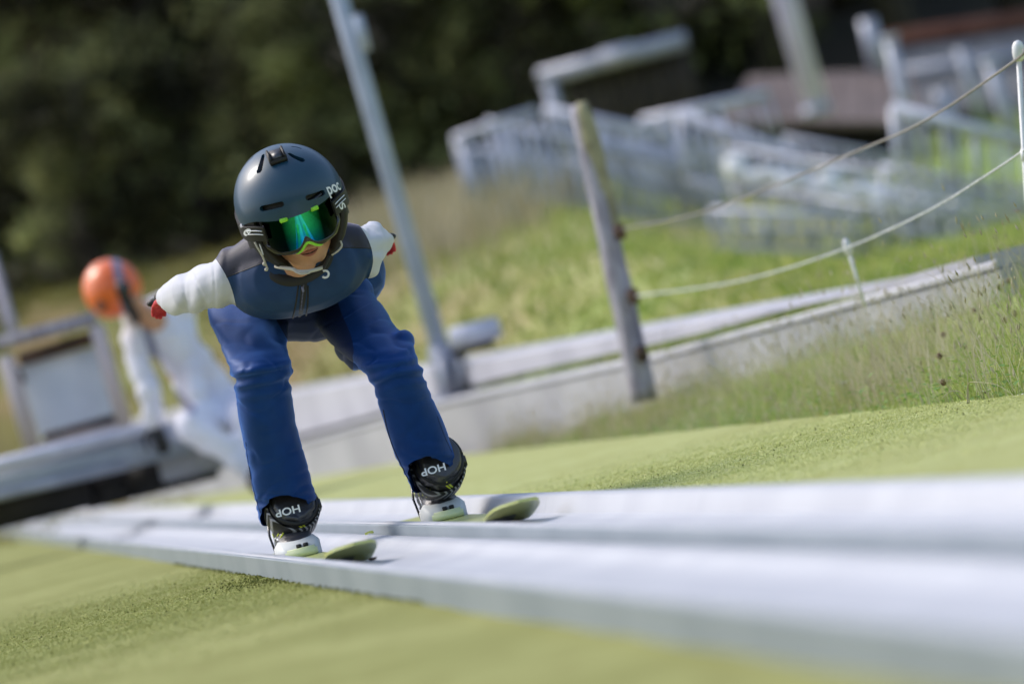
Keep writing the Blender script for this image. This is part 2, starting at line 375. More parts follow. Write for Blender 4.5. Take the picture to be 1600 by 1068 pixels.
# plastic turf fibres over the part of the mats that is in reach of focus
def fibres():
    V_, F_ = [], []
    N = 230000
    u = np.where(rng.random(N) < .55, rng.uniform(.02, .79, N), rng.uniform(1.41, 2.43, N)); s = rng.normal(11.2, 1.25, N); s = np.clip(s, 7.5, 17)
    hh = rng.uniform(.0008, .0036, N); ww = rng.uniform(.0007, .0016, N); a = rng.uniform(0, PI, N); lx = rng.normal(0, .004, (N, 2))
    P = np.outer(u, np.array(TU)) + np.outer(s, np.array(TD))
    d = np.stack([np.cos(a)*ww, np.sin(a)*ww, np.zeros(N)], 1)
    top = P.copy(); top[:, :2] += lx
    base = np.array([.003*noise.noise(V((u[i]*3, s[i]*3, 1))) + .00045*noise.noise(V((u[i]*14, s[i]*14, 4))) for i in range(N)])
    P[:, 2] = base - .001; top[:, 2] = base + hh
    A = np.stack([P - d, P + d, top], 1).reshape(-1, 3)
    me = bpy.data.meshes.new('turf_fibres'); me.from_pydata(A.tolist(), [], np.arange(3*N).reshape(-1, 3).tolist()); me.materials.append(M['fibre']); me.materials.append(M['fibre_front']); me.polygons.foreach_set('material_index', (u < 1).astype(np.int32))
    tag(linkm('turf_fibres', me), 'short plastic fibres standing up from the green turf mat', 'turf fibres', kind='stuff')
fibres()
mb = MB()
for i in range(1700):
    k = random.random()
    if k < .45: u = .788 - abs(random.gauss(0, .012)); s = random.uniform(8, 15)
    elif k < .7: u = .785 - abs(random.gauss(0, .05)); s = random.gauss(11.25, .22)
    else: u = random.choice([random.uniform(0, .78), random.uniform(1.42, 2.42)]); s = random.gauss(11, 1.2)
    r = random.uniform(.001, .0032); c = TR(u, s, .002 + r * .6)
    a = random.random() * 6
    mb.add([c + V((r*math.cos(a), r*math.sin(a), 0)), c + V((-r*math.sin(a), r*math.cos(a), 0)), c + V((-r, -r*.6, 0)), c + V((0, 0, r*1.3))], [(0, 1, 3), (1, 2, 3), (2, 0, 3)])
tag(mb.build('turf_crumbs', M['fibre_dark'], smooth=False), 'dark crumbs and bits of soil scattered on the turf by the track', 'crumbs', kind='stuff')

# the two in-run tracks: white channel, grey side board, built in sections
SEG = [-14 + 2.05 * i for i in range(28)]
def profile(name, prof, s0, s1, m, parent, amp=.0, step=.12):
    n_ = max(1, int((s1 - s0) / step)); R = []
    for j in range(n_ + 1):
        s = s0 + (s1 - s0) * j / n_
        R.append([TR(u, s, z + amp * .4 * noise.noise(V((u*25, s*9, 2)))) for u, z in prof])
    mb = MB(); mb.rings(R); return autosmooth(mb.build(name, m, parent), 40)
def track(u0, low, label, side):
    root = empty('inrun_track', TR(u0, 12, 0), label, 'ski track', 'tracks of the ski jump in-run')
    ch = [(u0+.004, -.01), (u0+.004, .044), (u0+.008, .048), (u0+.024, .048), (u0+.030, .043), (u0+.036, .014), (u0+.052, .010),
          (u0+.215, .010), (u0+.232, .014), (u0+.246, low - .004), (u0+.252, low), (u0+.285, low), (u0+.291, low-.004), (u0+.291, -.01)]
    for i in range(len(SEG) - 1):
        profile('channel', ch, SEG[i] + .0015, SEG[i+1] - .0015, M['track'], root, .0012, .1)
    sb = [(u0 - .006, -.01), (u0 - .006, .0445), (u0 - .004, .0465), (u0 + .0025, .0465), (u0 + .0025, -.01)]
    for i in range(0, len(SEG) - 1):
        profile('side_board', sb, SEG[i] + .8, SEG[i+1] + .799, M['track_side'], root, .0, .5)
    return root
track(.795, .026, 'white track nearer the front turf, under the left ski of the picture', 0)
track(1.097, .047, 'white track further back, beside the wide turf strip and grass', 1)

# concrete wall with its coping, built of cast sections
wall = empty('concrete_wall', V((XW(20), 20, 0)), 'long low grey concrete wall behind the turf and tall grass', 'wall')
WT = [(13.95, .285), (16, .262), (18.4, .238), (22.2, .245), (26.5, .20), (32, .17)]
def wz(Y):
    for (a, za), (b_, zb) in zip(WT, WT[1:]):
        if Y <= b_: return za + (zb - za) * (Y - a) / (b_ - a)
    return WT[-1][1]
def wallseg(Y0, Y1, dz0, dz1, w0, w1, name, m, parent, zf=wz):
    R = []
    for k in range(7):
        Y = Y0 + (Y1 - Y0) * k / 6; z = zf(Y); X = XW(Y)
        R.append([V((X + w0, Y, dz0 if dz0 is not None else z - .021)), V((X + w0, Y, z + dz1 - .008)), V((X + w0 + .01, Y, z + dz1)), V((X + w1 - .01, Y, z + dz1)), V((X + w1, Y, z + dz1 - .008)), V((X + w1, Y, dz0 if dz0 is not None else z - .021))])
    mb = MB(); mb.rings(R); return autosmooth(mb.build(name, m, parent), 30)
yy = 13.95
while yy < 32:
    wallseg(yy, yy + 2.24, -.15, -.022, 0, .14, 'wall_section', M['concrete'], wall)
    wallseg(yy + .004, yy + 2.236, None, 0, -.008, .150, 'coping', M['pave'], wall)
    yy += 2.25
def wk(Y): return .03 + .0153 * Y
walk = empty('walkway', V((XW(20) + .6, 20, .3)), None, None)
walk['kind'] = 'structure'
yy = 14.9
while yy < 33:
    R = []
    for k in range(4):
        Y = yy + 1.99 * k / 3; z = wk(Y); X = XW(Y) + .22
        R.append([V((X, Y, wz(min(Y, 32)) + .030)), V((X, Y, z - .006)), V((X + .008, Y, z)), V((X + .4, Y, z)), V((X + .4, Y, wz(min(Y, 32)) + .030))])
    mb = MB(); mb.rings(R); autosmooth(mb.build('slab', M['pave'], walk), 30); yy += 2.0

# ------------------------------------------------------------------ grass
def blades(N, place, hmin, hmax, wd, m, name, label, bend=.3, seedhead=0, kind='stuff', cat='grass'):
    mb = MB(); vs = []; fs = []
    for i in range(N):
        p, sc_ = place(i)
        h = random.uniform(hmin, hmax) * sc_; a = random.random() * 2 * PI; w_ = wd * random.uniform(.6, 1.3)
        d = V((math.cos(a), math.sin(a), 0)); l = V((random.gauss(0, 1), random.gauss(0, 1), 0)) * bend * h
        nb = len(vs)
        vs += [p - d*w_, p + d*w_, p + d*w_*.8 + l*.3 + V((0, 0, h*.5)), p - d*w_*.8 + l*.3 + V((0, 0, h*.5)), p + l + V((0, 0, h*(1 - .3*bend)))]
        fs += [(nb, nb+1, nb+2, nb+3), (nb+3, nb+2, nb+4)]
        if seedhead and random.random() < seedhead:
            q = p + l + V((0, 0, h*(1-.3*bend))); t = l.normalized()*.3 + V((0, 0, 1)); t.normalize(); nb = len(vs); r = wd * 2.6
            e1 = V((1, 0, 0)); e2 = V((0, 1, 0)); L_ = random.uniform(.012, .03)
            vs += [q, q + e1*r + t*L_*.4, q + e2*r + t*L_*.4, q - e1*r + t*L_*.4, q - e2*r + t*L_*.4, q + t*L_]
            fs += [(nb, nb+1, nb+2), (nb, nb+2, nb+3), (nb, nb+3, nb+4), (nb, nb+4, nb+1), (nb+5, nb+2, nb+1), (nb+5, nb+3, nb+2), (nb+5, nb+4, nb+3), (nb+5, nb+1, nb+4)]
    o = link(name, vs, fs, m, smooth=False); return tag(o, label, cat, kind=kind)
def bank(i):
    while 1:
        s = random.uniform(8.5, 21); Y = s * .992 + .31; X_r = XW(Y) if Y > 13.9 else 3.4
        u1 = us(X_r, Y)[0] - .02 if Y > 13.9 else 3.9
        if u1 < 2.47: continue
        u = random.uniform(2.435, u1) if random.random() < .6 else random.uniform(2.435, min(u1, 2.8))
        p = TR(u, s, 0); p.z = terrain_z(p.x, p.y) - .005
        g = (1 + .45 * sm((13.6 - s) / 2.2)) * .45 + .75 * sm((noise.noise(V((u*3, s*1.2, 0))) + .35)) ; g *= (1 - .45 * sm((s - 14) / 5)); g *= .45 + .55 * sm((u - 2.43) / .25)
        return p, g
blades(15000, bank, .06, .22, .0014, M['grass'], 'bank_grass', 'tall green grass growing between the turf mat and the concrete wall', .35)
blades(4200, bank, .15, .42, .0011, M['drygrass'], 'dry_grass_stems', 'dry straw coloured grass stems with seed heads on the bank', .28, .5)
def mead(i):
    Y = 19 + 42 * random.random() ** 1.2; X = random.uniform(max(XW(Y) + .7, -Y*.11), Y * .12) if Y < 30 else random.uniform(-Y*.125, Y*.125)
    return V((X, Y, terrain_z(X, Y) - .02)), .5 + Y * .02
blades(26000, mead, .03, .12, .014, M['grass'], 'meadow_grass', 'rough green meadow grass covering the hillside', .4)
def dryc(i):
    p = PX(random.gauss(1365, 45), 560, 14); s_ = us(p.x, 13.6)[1] + random.gauss(0, .4); q = TR(2.55 + abs(random.gauss(0, .2)), s_, 0); q.z = terrain_z(q.x, q.y) - .005
    return q, 1
blades(550, dryc, .10, .26, .0014, M['drygrass'], 'dry_grass_patch', 'pale dry patch of grass in the middle of the bank before the wall', .3)
def tuft(i):
    cs = [(690, 330, 44), (650, 300, 48), (600, 400, 40), (770, 380, 38), (720, 300, 50), (560, 360, 48), (640, 420, 36), (830, 330, 44), (750, 340, 44)]
    c = random.choice(cs); p = PX(c[0], c[1], c[2] + random.gauss(0, 1.5)); X = p.x + random.gauss(0, .32)
    return V((X, p.y, terrain_z(X, p.y) - .02)), 1.2
blades(2000, tuft, .12, .50, .012, M['olivegrass'], 'tall_dry_grass', 'pale dry tall grass on the slope right of the jumper', .25)

def leafy():
    vs = []; fs = []
    for i in range(5200):
        p, g = bank(i)
        if random.random() < .5: s_ = us(p.x, p.y)[1]; p = TR(2.435 + abs(random.gauss(0, .10)), s_, 0); p.z = terrain_z(p.x, p.y)
        h = random.uniform(.01, .11)*g; a = random.random()*6.28; d = V((math.cos(a), math.sin(a), random.uniform(-.3, .6))).normalized(); q = V((-math.sin(a), math.cos(a), 0)); L_ = random.uniform(.010, .026); c = p + V((0, 0, h)); b0 = len(vs)
        vs += [c, c + d*L_*.5 + q*L_*.32 + V((0, 0, .002)), c + d*L_, c + d*L_*.5 - q*L_*.32 + V((0, 0, .002))]; fs.append((b0, b0+1, b0+2, b0+3))
    tag(link('leafy_ground_cover', vs, fs, M['weed'], smooth=False), 'small round weed leaves mixed into the bank grass', 'weeds', kind='stuff')
leafy()
# wildflowers of the bank, each a plant of its own
def flower(px, py, Y, kind, label, r=.009):
    top = PX(px, py, Y); base = V((top.x + random.uniform(-.03, .03) + .02, top.y + .02, 0)); base.z = min(terrain_z(base.x, base.y), top.z - .02)
    root = empty('wildflower', base, label, 'flower', 'wildflowers on the grass bank')
    mid = (base + top) / 2 + V((random.uniform(-.012, .012), 0, 0))
    MB().tube([base, mid, top], [.0018, .0014, .0011], 6).build('stem', M['drygrass'], root)
    if kind == 'seed': MB().ball(top, (r*.7, r*.7, r*.85), 10, 6).build('seed_head', M['seed'], root); mb = MB(); [mb.tube([top + V((0, 0, 0)), top + V((math.cos(a)*r*2, math.sin(a)*r*2, r*random.uniform(-1, 1.5)))], [.0012, .0003], 4) for a in np.arange(0, 6.2, .4)]; mb.build('bristles', M['drygrass'], root)
    else:
        c = {'white': 'whiteplastic', 'yellow': 'yellow', 'violet': 'violet'}[kind]
        MB().ball(top, (r*.5, r*.5, r*.35), 8, 5).build('flower_centre', M['moss'], root)
        for k in range(7):
            a = k / 7 * 2 * PI; d = V((math.cos(a), math.sin(a), .25)); q = V((-math.sin(a), math.cos(a), 0))
            link('petal', [top + d*r*.4, top + d*r*1.1 + q*r*.4, top + d*r*1.7, top + d*r*1.1 - q*r*.4], [(0, 1, 2, 3)], M[c], root)
M['seed'] = mat('seed_head_brown', (.10, .055, .035), .9, col2=(.20, .13, .08), cscale=200)
M['violet'] = mat('violet_petal', (.35, .15, .30), .6)
fl = [(1474, 523, 13.2, 'seed', 'brown seed head above the middle of the bank, left of a paler pair'), (1507, 540, 12.9, 'seed', 'small dark seed head just right of and below the brown one'),
 (1468, 556, 12.6, 'seed', 'brown seed head with pale bristles halfway up the bank'), (1570, 500, 12.9, 'seed', 'large pale seed head near the right picture edge'),
 (1585, 490, 13.2, 'seed', 'pale seed head touching the right picture edge'), (1561, 449, 13.3, 'seed', 'dark pointed seed head beside the wall end'), (1577, 439, 13.4, 'seed', 'highest dark seed head of the bank by the wall end'),
 (1523, 485, 13.6, 'seed', 'dark seed head below the wall end'), (1474, 597, 11.9, 'seed', 'tiny brown seed head low above the turf'),
 (1319, 598, 13.6, 'white', 'cream flower among the grass in front of the wall middle'), (1500, 586, 12.6, 'white', 'small white flower low behind the bent blade'), (1540, 612, 11.6, 'white', 'white flower close to the turf edge at right'),
 (1594, 618, 11.3, 'white', 'white flower at the right picture edge on the turf'), (1506, 628, 11.7, 'yellow', 'yellow flower at the foot of the bent grass blade'), (1085, 635, 17.0, 'yellow', 'yellow flower right of the wooden fence post foot'),
 (1120, 627, 16.6, 'white', 'pale flower right of the yellow one by the fence post'), (1050, 655, 17.3, 'white', 'pale flower below the wooden fence post foot'), (1165, 625, 16.4, 'white', 'third pale flower along the foot of the wall'),
 (1590, 330, 13.6, 'violet', 'violet flower high at the right picture edge'), (1520, 365, 15.0, 'violet', 'dusky violet flower in front of the steel railing'), (1555, 370, 14.6, 'violet', 'violet flower left of the highest one'),
 (1365, 560, 13.9, 'seed', 'blurred brown head left of the dry stems'), (1385, 517, 14.4, 'seed', 'blurred dark head close in front of the wall'), (1440, 640, 12.2, 'seed', 'dark head lying at the edge of the turf')]
for x, y, Y, k, lb in fl: flower(x, y, Y, k, lb, .0100)
# the bent pale blade and a few single stems that stand out
for lb, pts, r in [('pale grass blade bent over in an arc above the turf edge', [(1512, 630, 11.3), (1513, 600, 11.3), (1530, 597, 11.2), (1560, 602, 11.1), (1590, 622, 11.0)], .0016),
                   ('curved green blade arching left beside the bent pale one', [(1512, 625, 11.35), (1500, 612, 11.3), (1486, 611, 11.3), (1472, 621, 11.25)], .0014),
                   ('upright thin grass stem rising behind the bent pale blade', [(1515, 632, 11.4), (1512, 590, 11.4), (1513, 560, 11.42)], .0011),
                   ('long straw stem leaning left across the wall', [(1530, 540, 13), (1500, 470, 13), (1458, 408, 13)], .002)]:
    P = spline([PX(*p) for p in pts], 6); tag(MB().tube(P, [r*(1 - .6*i/len(P)) for i in range(len(P))], 6, flat=.5).build('grass_blade', M['drygrass' if 'pale' in lb or 'straw' in lb else 'grass'], origin=P[0]), lb, 'grass blade')

# ------------------------------------------------------------------ forest
def make_tree(seed, h, m, crown0):
    R = random.Random(seed); tr = MB(); cr_v, cr_f = [], []
    P = [V((R.uniform(-.12, .12)*i, R.uniform(-.12, .12)*i, h*i/6)) for i in range(7)]
    tr.tube(P, [.28 - .036*i for i in range(7)], 9)
    for k in range(26):
        t = crown0 + (1 - crown0) * (k + R.random()) / 26; z = h * t; a = R.random() * 2 * PI
        L_ = (1 - t * .72) * h * .30 + .5; st = V((0, 0, z)) + (P[min(5, int(t*6))] - V((0, 0, P[min(5, int(t*6))].z)))
        en = st + V((math.cos(a)*L_, math.sin(a)*L_, L_ * R.uniform(-.1, .45))); md = (st + en)/2 + V((0, 0, .15*L_))
        tr.tube([st, md, en], [.07, .045, .015], 6)
        for c in range(6):
            q = st.lerp(en, R.uniform(.35, 1.08)) + V((R.gauss(0, .28), R.gauss(0, .28), R.gauss(0, .3))); cr = R.uniform(.25, .55)
            for l in range(44):
                d = V((R.gauss(0, 1), R.gauss(0, 1), R.gauss(0, .7))) * cr * .55; p = q + d
                n1 = V((R.gauss(0, 1), R.gauss(0, 1), R.gauss(0, 1))).normalized(); n2 = n1.cross(V((R.gauss(0, 1), R.gauss(0, 1), R.gauss(0, 1)))).normalized(); w_ = R.uniform(.06, .13)
                b0 = len(cr_v); cr_v.extend([p - n1*w_, p + n2*w_*.55, p + n1*w_, p - n2*w_*.55]); cr_f.append((b0, b0+1, b0+2, b0+3))
    me1 = bpy.data.meshes.new('trunk'); me1.from_pydata([tuple(v) for v in tr.v], [], tr.f); me1.materials.append(M['bark']); me1.shade_smooth()
    me2 = bpy.data.meshes.new('crown'); me2.from_pydata([tuple(v) for v in cr_v], [], cr_f); me2.materials.append(m)
    return me1, me2
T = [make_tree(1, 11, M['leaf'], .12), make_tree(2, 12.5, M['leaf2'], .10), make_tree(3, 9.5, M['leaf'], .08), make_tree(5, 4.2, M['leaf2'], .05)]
def tree(X, Y, k, rz, s, label, grp='trees of the forest edge', name='tree'):
    r = empty(name, V((X, Y, terrain_z(X, Y) - .1)), label, 'tree' if name == 'tree' else 'bush', grp, True)
    r.rotation_euler = (UPG, 0, 0); r.scale = (s, s, s)
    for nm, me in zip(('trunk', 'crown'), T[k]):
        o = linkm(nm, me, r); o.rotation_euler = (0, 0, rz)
tr_l = [(-6.6, 63, 1, 'olive lit tree at the left picture edge'), (-4.9, 65, 1, 'dark tree behind the orange helmet'), (-3.4, 63.5, 0, 'dark tree between the orange and blue helmets'),
        (-1.9, 67, 1, 'leafy tree directly behind the blue helmet'), (-.4, 64, 2, 'tree behind the tall grey pole'), (1.3, 62.5, 1, 'olive tree left of the steel framed shelter'),
        (2.6, 60, 0, 'dark tree behind the steel framed shelter'), (3.9, 61, 2, 'dark tree behind the second pole'), (5.4, 61, 0, 'dark tree behind the brown roof'), (7.0, 62, 1, 'dark tree above the grey roof')]
for i, (X, Y, k, lb) in enumerate(tr_l): tree(X, Y, k, i*1.3, 1 + .1*math.sin(i*2.1), lb)
for i in range(13): tree(-9 + 1.45*i + random.uniform(-.3, .3), 70 + random.uniform(-2, 3), (0, 2, 1)[i % 3], i*2.2, 1.15, ('dark tree of the second row, ' + ('at the far left', 'left of the orange helmet', 'above the orange helmet', 'between the two helmets', 'left of the blue helmet', 'behind the blue helmet', 'left of the tall pole', 'right of the tall pole', 'left of the shelter', 'behind the shelter', 'left of the second pole', 'right of the second pole', 'at the far right')[i]), 'second row of forest trees')
for i in range(16): tree(-12 + 1.65*i, 90 + random.uniform(-2, 3), (2, 0, 1)[i % 3], i*1.7, 1.2, 'dark tree deep in the forest, third row', 'third row of forest trees')
for i, (X, Y) in enumerate([(-7.4, 59), (-6.0, 60.5), (-4.4, 59.5), (-3.1, 60.5), (-1.6, 59.5), (-.3, 61), (1.0, 60)]):
    tree(X, Y, 3, i*1.1, .62, ['low bush at the left picture edge under the trees', 'low bush left of the orange helmet', 'low bush above the orange helmet', 'low bush right of the orange helmet', 'low bush behind the blue helmet, at left', 'low bush right of the blue helmet', 'low bush left of the dry grass slope'][i], 'bushes along the forest edge', 'bush')

# ------------------------------------------------------------------ poles, fence
def upv(p, q): return p, q
p0 = PX(702, 598, 22.9); p1 = PX(531, 0, 23.3); ax = (p1 - p0).normalized()
pole = empty('tall_pole', p0, 'tall grey steel pole on a bracket, rising out of the picture right of the jumper', 'pole')
MB().tube([p0, p0 + ax*1.75, p0 + ax*3.2], [.043, .041, .037], 16).build('shaft', M['paint_steel'], pole)
c = PX(566, 52, 23.05); Rr = Matrix.Rotation(ROLL*0, 3, 'Y')
MB().box(c + V((-.005, 0, 0)), (.028, .04, .085), None, .008).build('junction_box', M['paint_steel'], pole)
MB().box(PX(742, 520, 22.7), (.115, .07, .048), None, .01).build('bracket_arm', M['galv_light'], pole)
MB().box(PX(738, 544, 22.75), (.10, .06, .014), None, .004).build('bracket_shadow_plate', M['dark_shade'], pole)
MB().box(p0 + V((0, 0, .06)), (.06, .06, .11), None, .008).build('foot', M['galv'], pole)
MB().box(p0 + V((0, 0, -.07)), (.11, .10, .02), None, .004).build('base_plate', M['galv'], pole)
MB().tube([PX(690, 560, 22.8), PX(700, 615, 22.8)], .022, 10).build('brace', M['galv'], pole)
MB().tube([PX(722, 545, 22.8), PX(718, 610, 22.8)], .02, 10).build('brace', M['galv'], pole)
p0 = PX(1273, 160, 47); p1 = PX(1222, -20, 47); ax = (p1 - p0).normalized()
pole2 = empty('steel_pole', p0, 'pale steel pole standing before the brown roof, cut by the top edge', 'pole')
MB().tube([p0 - ax*.1, p0 + ax*3], .115, 14).build('shaft', M['lav_steel'], pole2)
MB().tube([p0 - ax*.12, p0 - ax*.04], .14, 14).build('base_ring', M['galv'], pole2)
p0 = PX(18, 512, 31); p1 = PX(-14, 400, 31.3)
pole3 = empty('wooden_stick', p0, 'blurred grey stick leaning at the left picture edge above the frame', 'post')
MB().tube([p0 + (p0-p1)*.1, p0, p1], [.035, .035, .03], 10).build('shaft', M['wood'], pole3)
MB().ball(p1, .036, 10, 6).build('rounded_top', M['wood'], pole3)
# fence post
b0 = PX(1008, 625, 17.5); t0 = PX(904, 163, 17.6)
post = empty('fence_post', b0, 'weathered grey wooden fence post with mossy top holding two ropes', 'fence post')
def gnarl(P, rads, n=18, seed=0, amp=.09):
    P = [V(p) for p in P]; R = []
    for i, p in enumerate(P):
        t = (P[min(i+1, len(P)-1)] - P[max(i-1, 0)]).normalized(); A = V((1, 0, 0)); A = (A - t*A.dot(t)).normalized(); B = t.cross(A)
        R.append([p + (A*math.cos(2*PI*k/n) + B*math.sin(2*PI*k/n)) * rads[i] * (1 + amp*noise.noise(V((math.cos(2*PI*k/n)*1.5, math.sin(2*PI*k/n)*1.5, i*.25 + seed)))) for k in range(n)])
    mb = MB(); mb.rings(R); return mb
N = 26; PP = [b0.lerp(t0, i/N) + V((.0015*math.sin(i*.9), 0, 0)) for i in range(N+1)]
gnarl(PP, [.047 - .0005*i for i in range(26)] + [.026]).build('post_shaft', M['wood'], post)
gnarl([p + V((.011 - .004*(k < 2), -.006, .004 if k > 10 else 0)) for k, p in enumerate(PP[13:])], [.012, .024, .030, .032, .033, .034, .034, .034, .035, .036, .037, .036, .034, .022][:len(PP[13:])], seed=3, amp=.35).build('mossy_top', M['moss'], post)
for (x, y) in ((968, 362), (989, 462), (1003, 552)):
    q = PX(x, y, 17.45); MB().box(q, (.02, .03, .028), None, .007).build('rope_bracket', M['brown'], post)
def stake(hx, hy, bx, by, Y, label, r=.0065):
    t = PX(hx, hy, Y); b_ = PX(bx, by, Y); s_ = empty('plastic_stake', b_, label, 'stake', 'white plastic fence stakes')
    MB().tube([b_, t], r, 10).build('stake_rod', M['whiteplastic'], s_)
    a = (t - b_).normalized()
    mb = MB(); R = []
    mb.tube([t - a*.024, t - a*.018, t - a*.004, t + a*.012, t + a*.022, t + a*.026], [r*1.3, r*2.0, r*2.3, r*2.2, r*1.5, r*.4], 14); mb.build('insulator_head', M['whiteplastic'], s_)
    L_ = (t - b_).length
    MB().tube([t - a*.265, t - a*.235], [r*1.4, r*1.4], 12).build('rope_hook', M['whiteplastic'], s_)
    return t, b_
stake(1591, 80, 1622, 610, 12.3, 'white plastic fence stake with round insulator head at the right picture edge')
stake(1324, 386, 1352, 480, 14.6, 'blurred small white stake in front of the wall', .005)
def rope(pts, r, m, label):
    P = spline([PX(*p) for p in pts], 10); rt = MB().tube(P, r, 8).build('fence_rope', m, origin=P[0]); tag(rt, label, 'rope', 'ropes of the fence')
rope([(1600, 78, 12.25), (1584, 96, 12.3), (1450, 186, 13.3), (1330, 240, 14.3), (1110, 328, 16.2), (975, 357, 17.4)], .0034, M['rope'], 'upper rope from the fence post up to the white stake head')
rope([(1612, 222, 12.2), (1598, 236, 12.3), (1540, 275, 12.8), (1440, 335, 13.6), (1300, 396, 14.8), (1150, 440, 16.1), (995, 462, 17.4)], .0031, M['ropew'], 'lower sagging rope from the fence post to the stake at right')

# ------------------------------------------------------------------ steel stairs and railings, shelter, huts
def rail_panel(name, q, Y, nb, label, grp=None, r=.03, rb=.014, mid=True, m='galv', dY=0, cat='railing'):
    TL, TRr, BR, BL = [PX(x, y, Y + (dY if i in (1, 2) else 0)) for i, (x, y) in enumerate(q)]
    root = empty(name, BL, label, cat, grp)
    MB().tube([TL, TRr], r, 12).build('top_rail', M['galv_light'], root)
    MB().tube([BL, BR], r*.8, 10).build('bottom_rail', M[m], root)
    if mid and len(ORG) % 2: MB().tube([TL.lerp(BL, .5), TRr.lerp(BR, .5)], r*.7, 10).build('middle_rail', M[m], root)
    me = None
    nb = max(4, int(nb * .6)); rj = random.Random(len(ORG))
    for i in range(nb + 1):
        t = min(1, max(0, (i + rj.uniform(-.2, .2)) / nb)); a = TL.lerp(TRr, t); b_ = BL.lerp(BR, t); R_ = max(rb, r*.6) if i % 5 == 0 else rb
        MB().tube([b_ - (a - b_)*.04, a], R_ * 1.15, 7).build('upright_post' if i % 5 == 0 else 'baluster', M['galv_light' if rj.random() < .35 else m], root)
    return root
G = 'galvanised railings of the stairs'
rail_panel('railing', [(708, 216), (838, 172), (862, 300), (738, 345)], 40, 12, 'galvanised railing at the left end of the stairs', G)
rail_panel('railing', [(760, 190), (1010, 238), (1020, 330), (790, 300)], 41, 26, 'steel railing running behind the wooden post top', G, rb=.02)
rail_panel('railing', [(850, 172), (1050, 215), (1120, 325), (880, 245)], 39, 20, 'broad descending railing right of the wooden post', G, rb=.022, r=.045)
rail_panel('railing', [(1000, 190), (1200, 146), (1225, 225), (1030, 262)], 43, 14, 'bright railing in front of the brown roof', G, r=.042)
rail_panel('railing', [(1060, 176), (1400, 302), (1410, 352), (1070, 280)], 38, 30, 'long diagonal stair railing below the brown roof', G, r=.040, rb=.018)
rail_panel('railing', [(1392, 168), (1625, 228), (1632, 330), (1405, 290)], 32, 16, 'thick diagonal railing at the right picture edge', G, r=.040, rb=.018)
rail_panel('railing', [(1110, 330), (1480, 345), (1440, 400), (1120, 385)], 36, 24, 'lower railing along the foot of the steel stairs', G, rb=.018)
rail_panel('railing', [(905, 208), (1105, 252), (1125, 352), (930, 330)], 42, 22, 'inner railing seen between the wooden post and the bright railing', G, rb=.02, r=.03)
rail_panel('railing', [(1375, 262), (1610, 300), (1615, 392), (1385, 352)], 34, 18, 'low railing under the thick diagonal one at right', G, rb=.02, r=.03)
rail_panel('railing', [(1225, 215), (1420, 250), (1430, 320), (1240, 290)], 44, 14, 'far railing in front of the black hut front', G, rb=.02, r=.025)
rail_panel('railing', [(715, 232), (900, 250), (925, 352), (752, 350)], 42, 18, 'shaded railing under the left end of the stairs', G, rb=.025, r=.025)
for (x0, y0, x1, y1, lb) in [(1390, 60, 1432, 250, 'leaning steel post left of the grey roofed building'), (1545, 95, 1590, 240, 'leaning steel post before the grey roofed building'), (1040, 190, 1075, 330, 'steel post in the middle of the stairs'), (722, 215, 760, 370, 'outermost steel post of the stairs at left')]:
    q = PX(x1, y1, 40); ps = empty('steel_post', q, lb, 'post', 'steel posts of the stairs'); MB().tube([q, PX(x0, y0, 40)], .055, 10).build('shaft', M['galv'], ps); MB().tube([PX(x0, y0, 40) + V((0, 0, -.01)), PX(x0, y0, 40) + V((0, 0, .02))], .07, 10).build('post_cap', M['galv_light'], ps)
# stair flight: treads between stringers
st = empty('steel_stairs', PX(1150, 330, 37), 'galvanised stairs with bright treads on the hillside at right', 'stairs')
a0, a1 = PX(1140, 262, 37), PX(1520, 322, 35)
for k in range(15):
    c = a0.lerp(a1, (k + .5)/15) + V((0, .05*k, -.05*(k % 2)))
    MB().box(c, (.070, .35, .055 if k % 3 else .10), None, .01).build('tread', M['tread'], st)
for dz in (.14, -.14): MB().tube([a0 + V((0, -.3, dz)), a1 + V((0, -.3, dz))], .02, 10).build('stringer', M['galv'], st)
for k in range(11):
    c = a0.lerp(a1, k/10); MB().tube([c + V((0, -.1, -.1)), c + V((-.02, -.1, -.55))], .022, 8).build('support_leg', M['galv'], st)
def platepanel(name, q, Y, m, label, cat, th=.04, n=6):
    P = [PX(x, y, Y) for x, y in q]; root = empty(name, P[3], label, cat)
    for k in range(n):
        t0_, t1_ = k/n + .006, (k+1)/n - .006
        A, B_, C_, D_ = P[0].lerp(P[1], t0_), P[0].lerp(P[1], t1_), P[3].lerp(P[2], t1_), P[3].lerp(P[2], t0_)
        o = V((0, th, 0)); MB().add([A, B_, C_, D_, A+o, B_+o, C_+o, D_+o], [(0, 3, 2, 1), (4, 5, 6, 7), (0, 1, 5, 4), (1, 2, 6, 5), (2, 3, 7, 6), (3, 0, 4, 7)]).build('mesh_panel', M[m], root, smooth=False)
    return root
platepanel('screen_fence', [(735, 235), (905, 240), (930, 345), (765, 350)], 44, 'roofgrey', 'dark grey screen behind the left railing', 'fence')
platepanel('screen_fence', [(960, 215), (1120, 225), (1140, 330), (985, 300)], 45, 'galv', 'blue grey screen of panels behind the middle railing', 'fence')
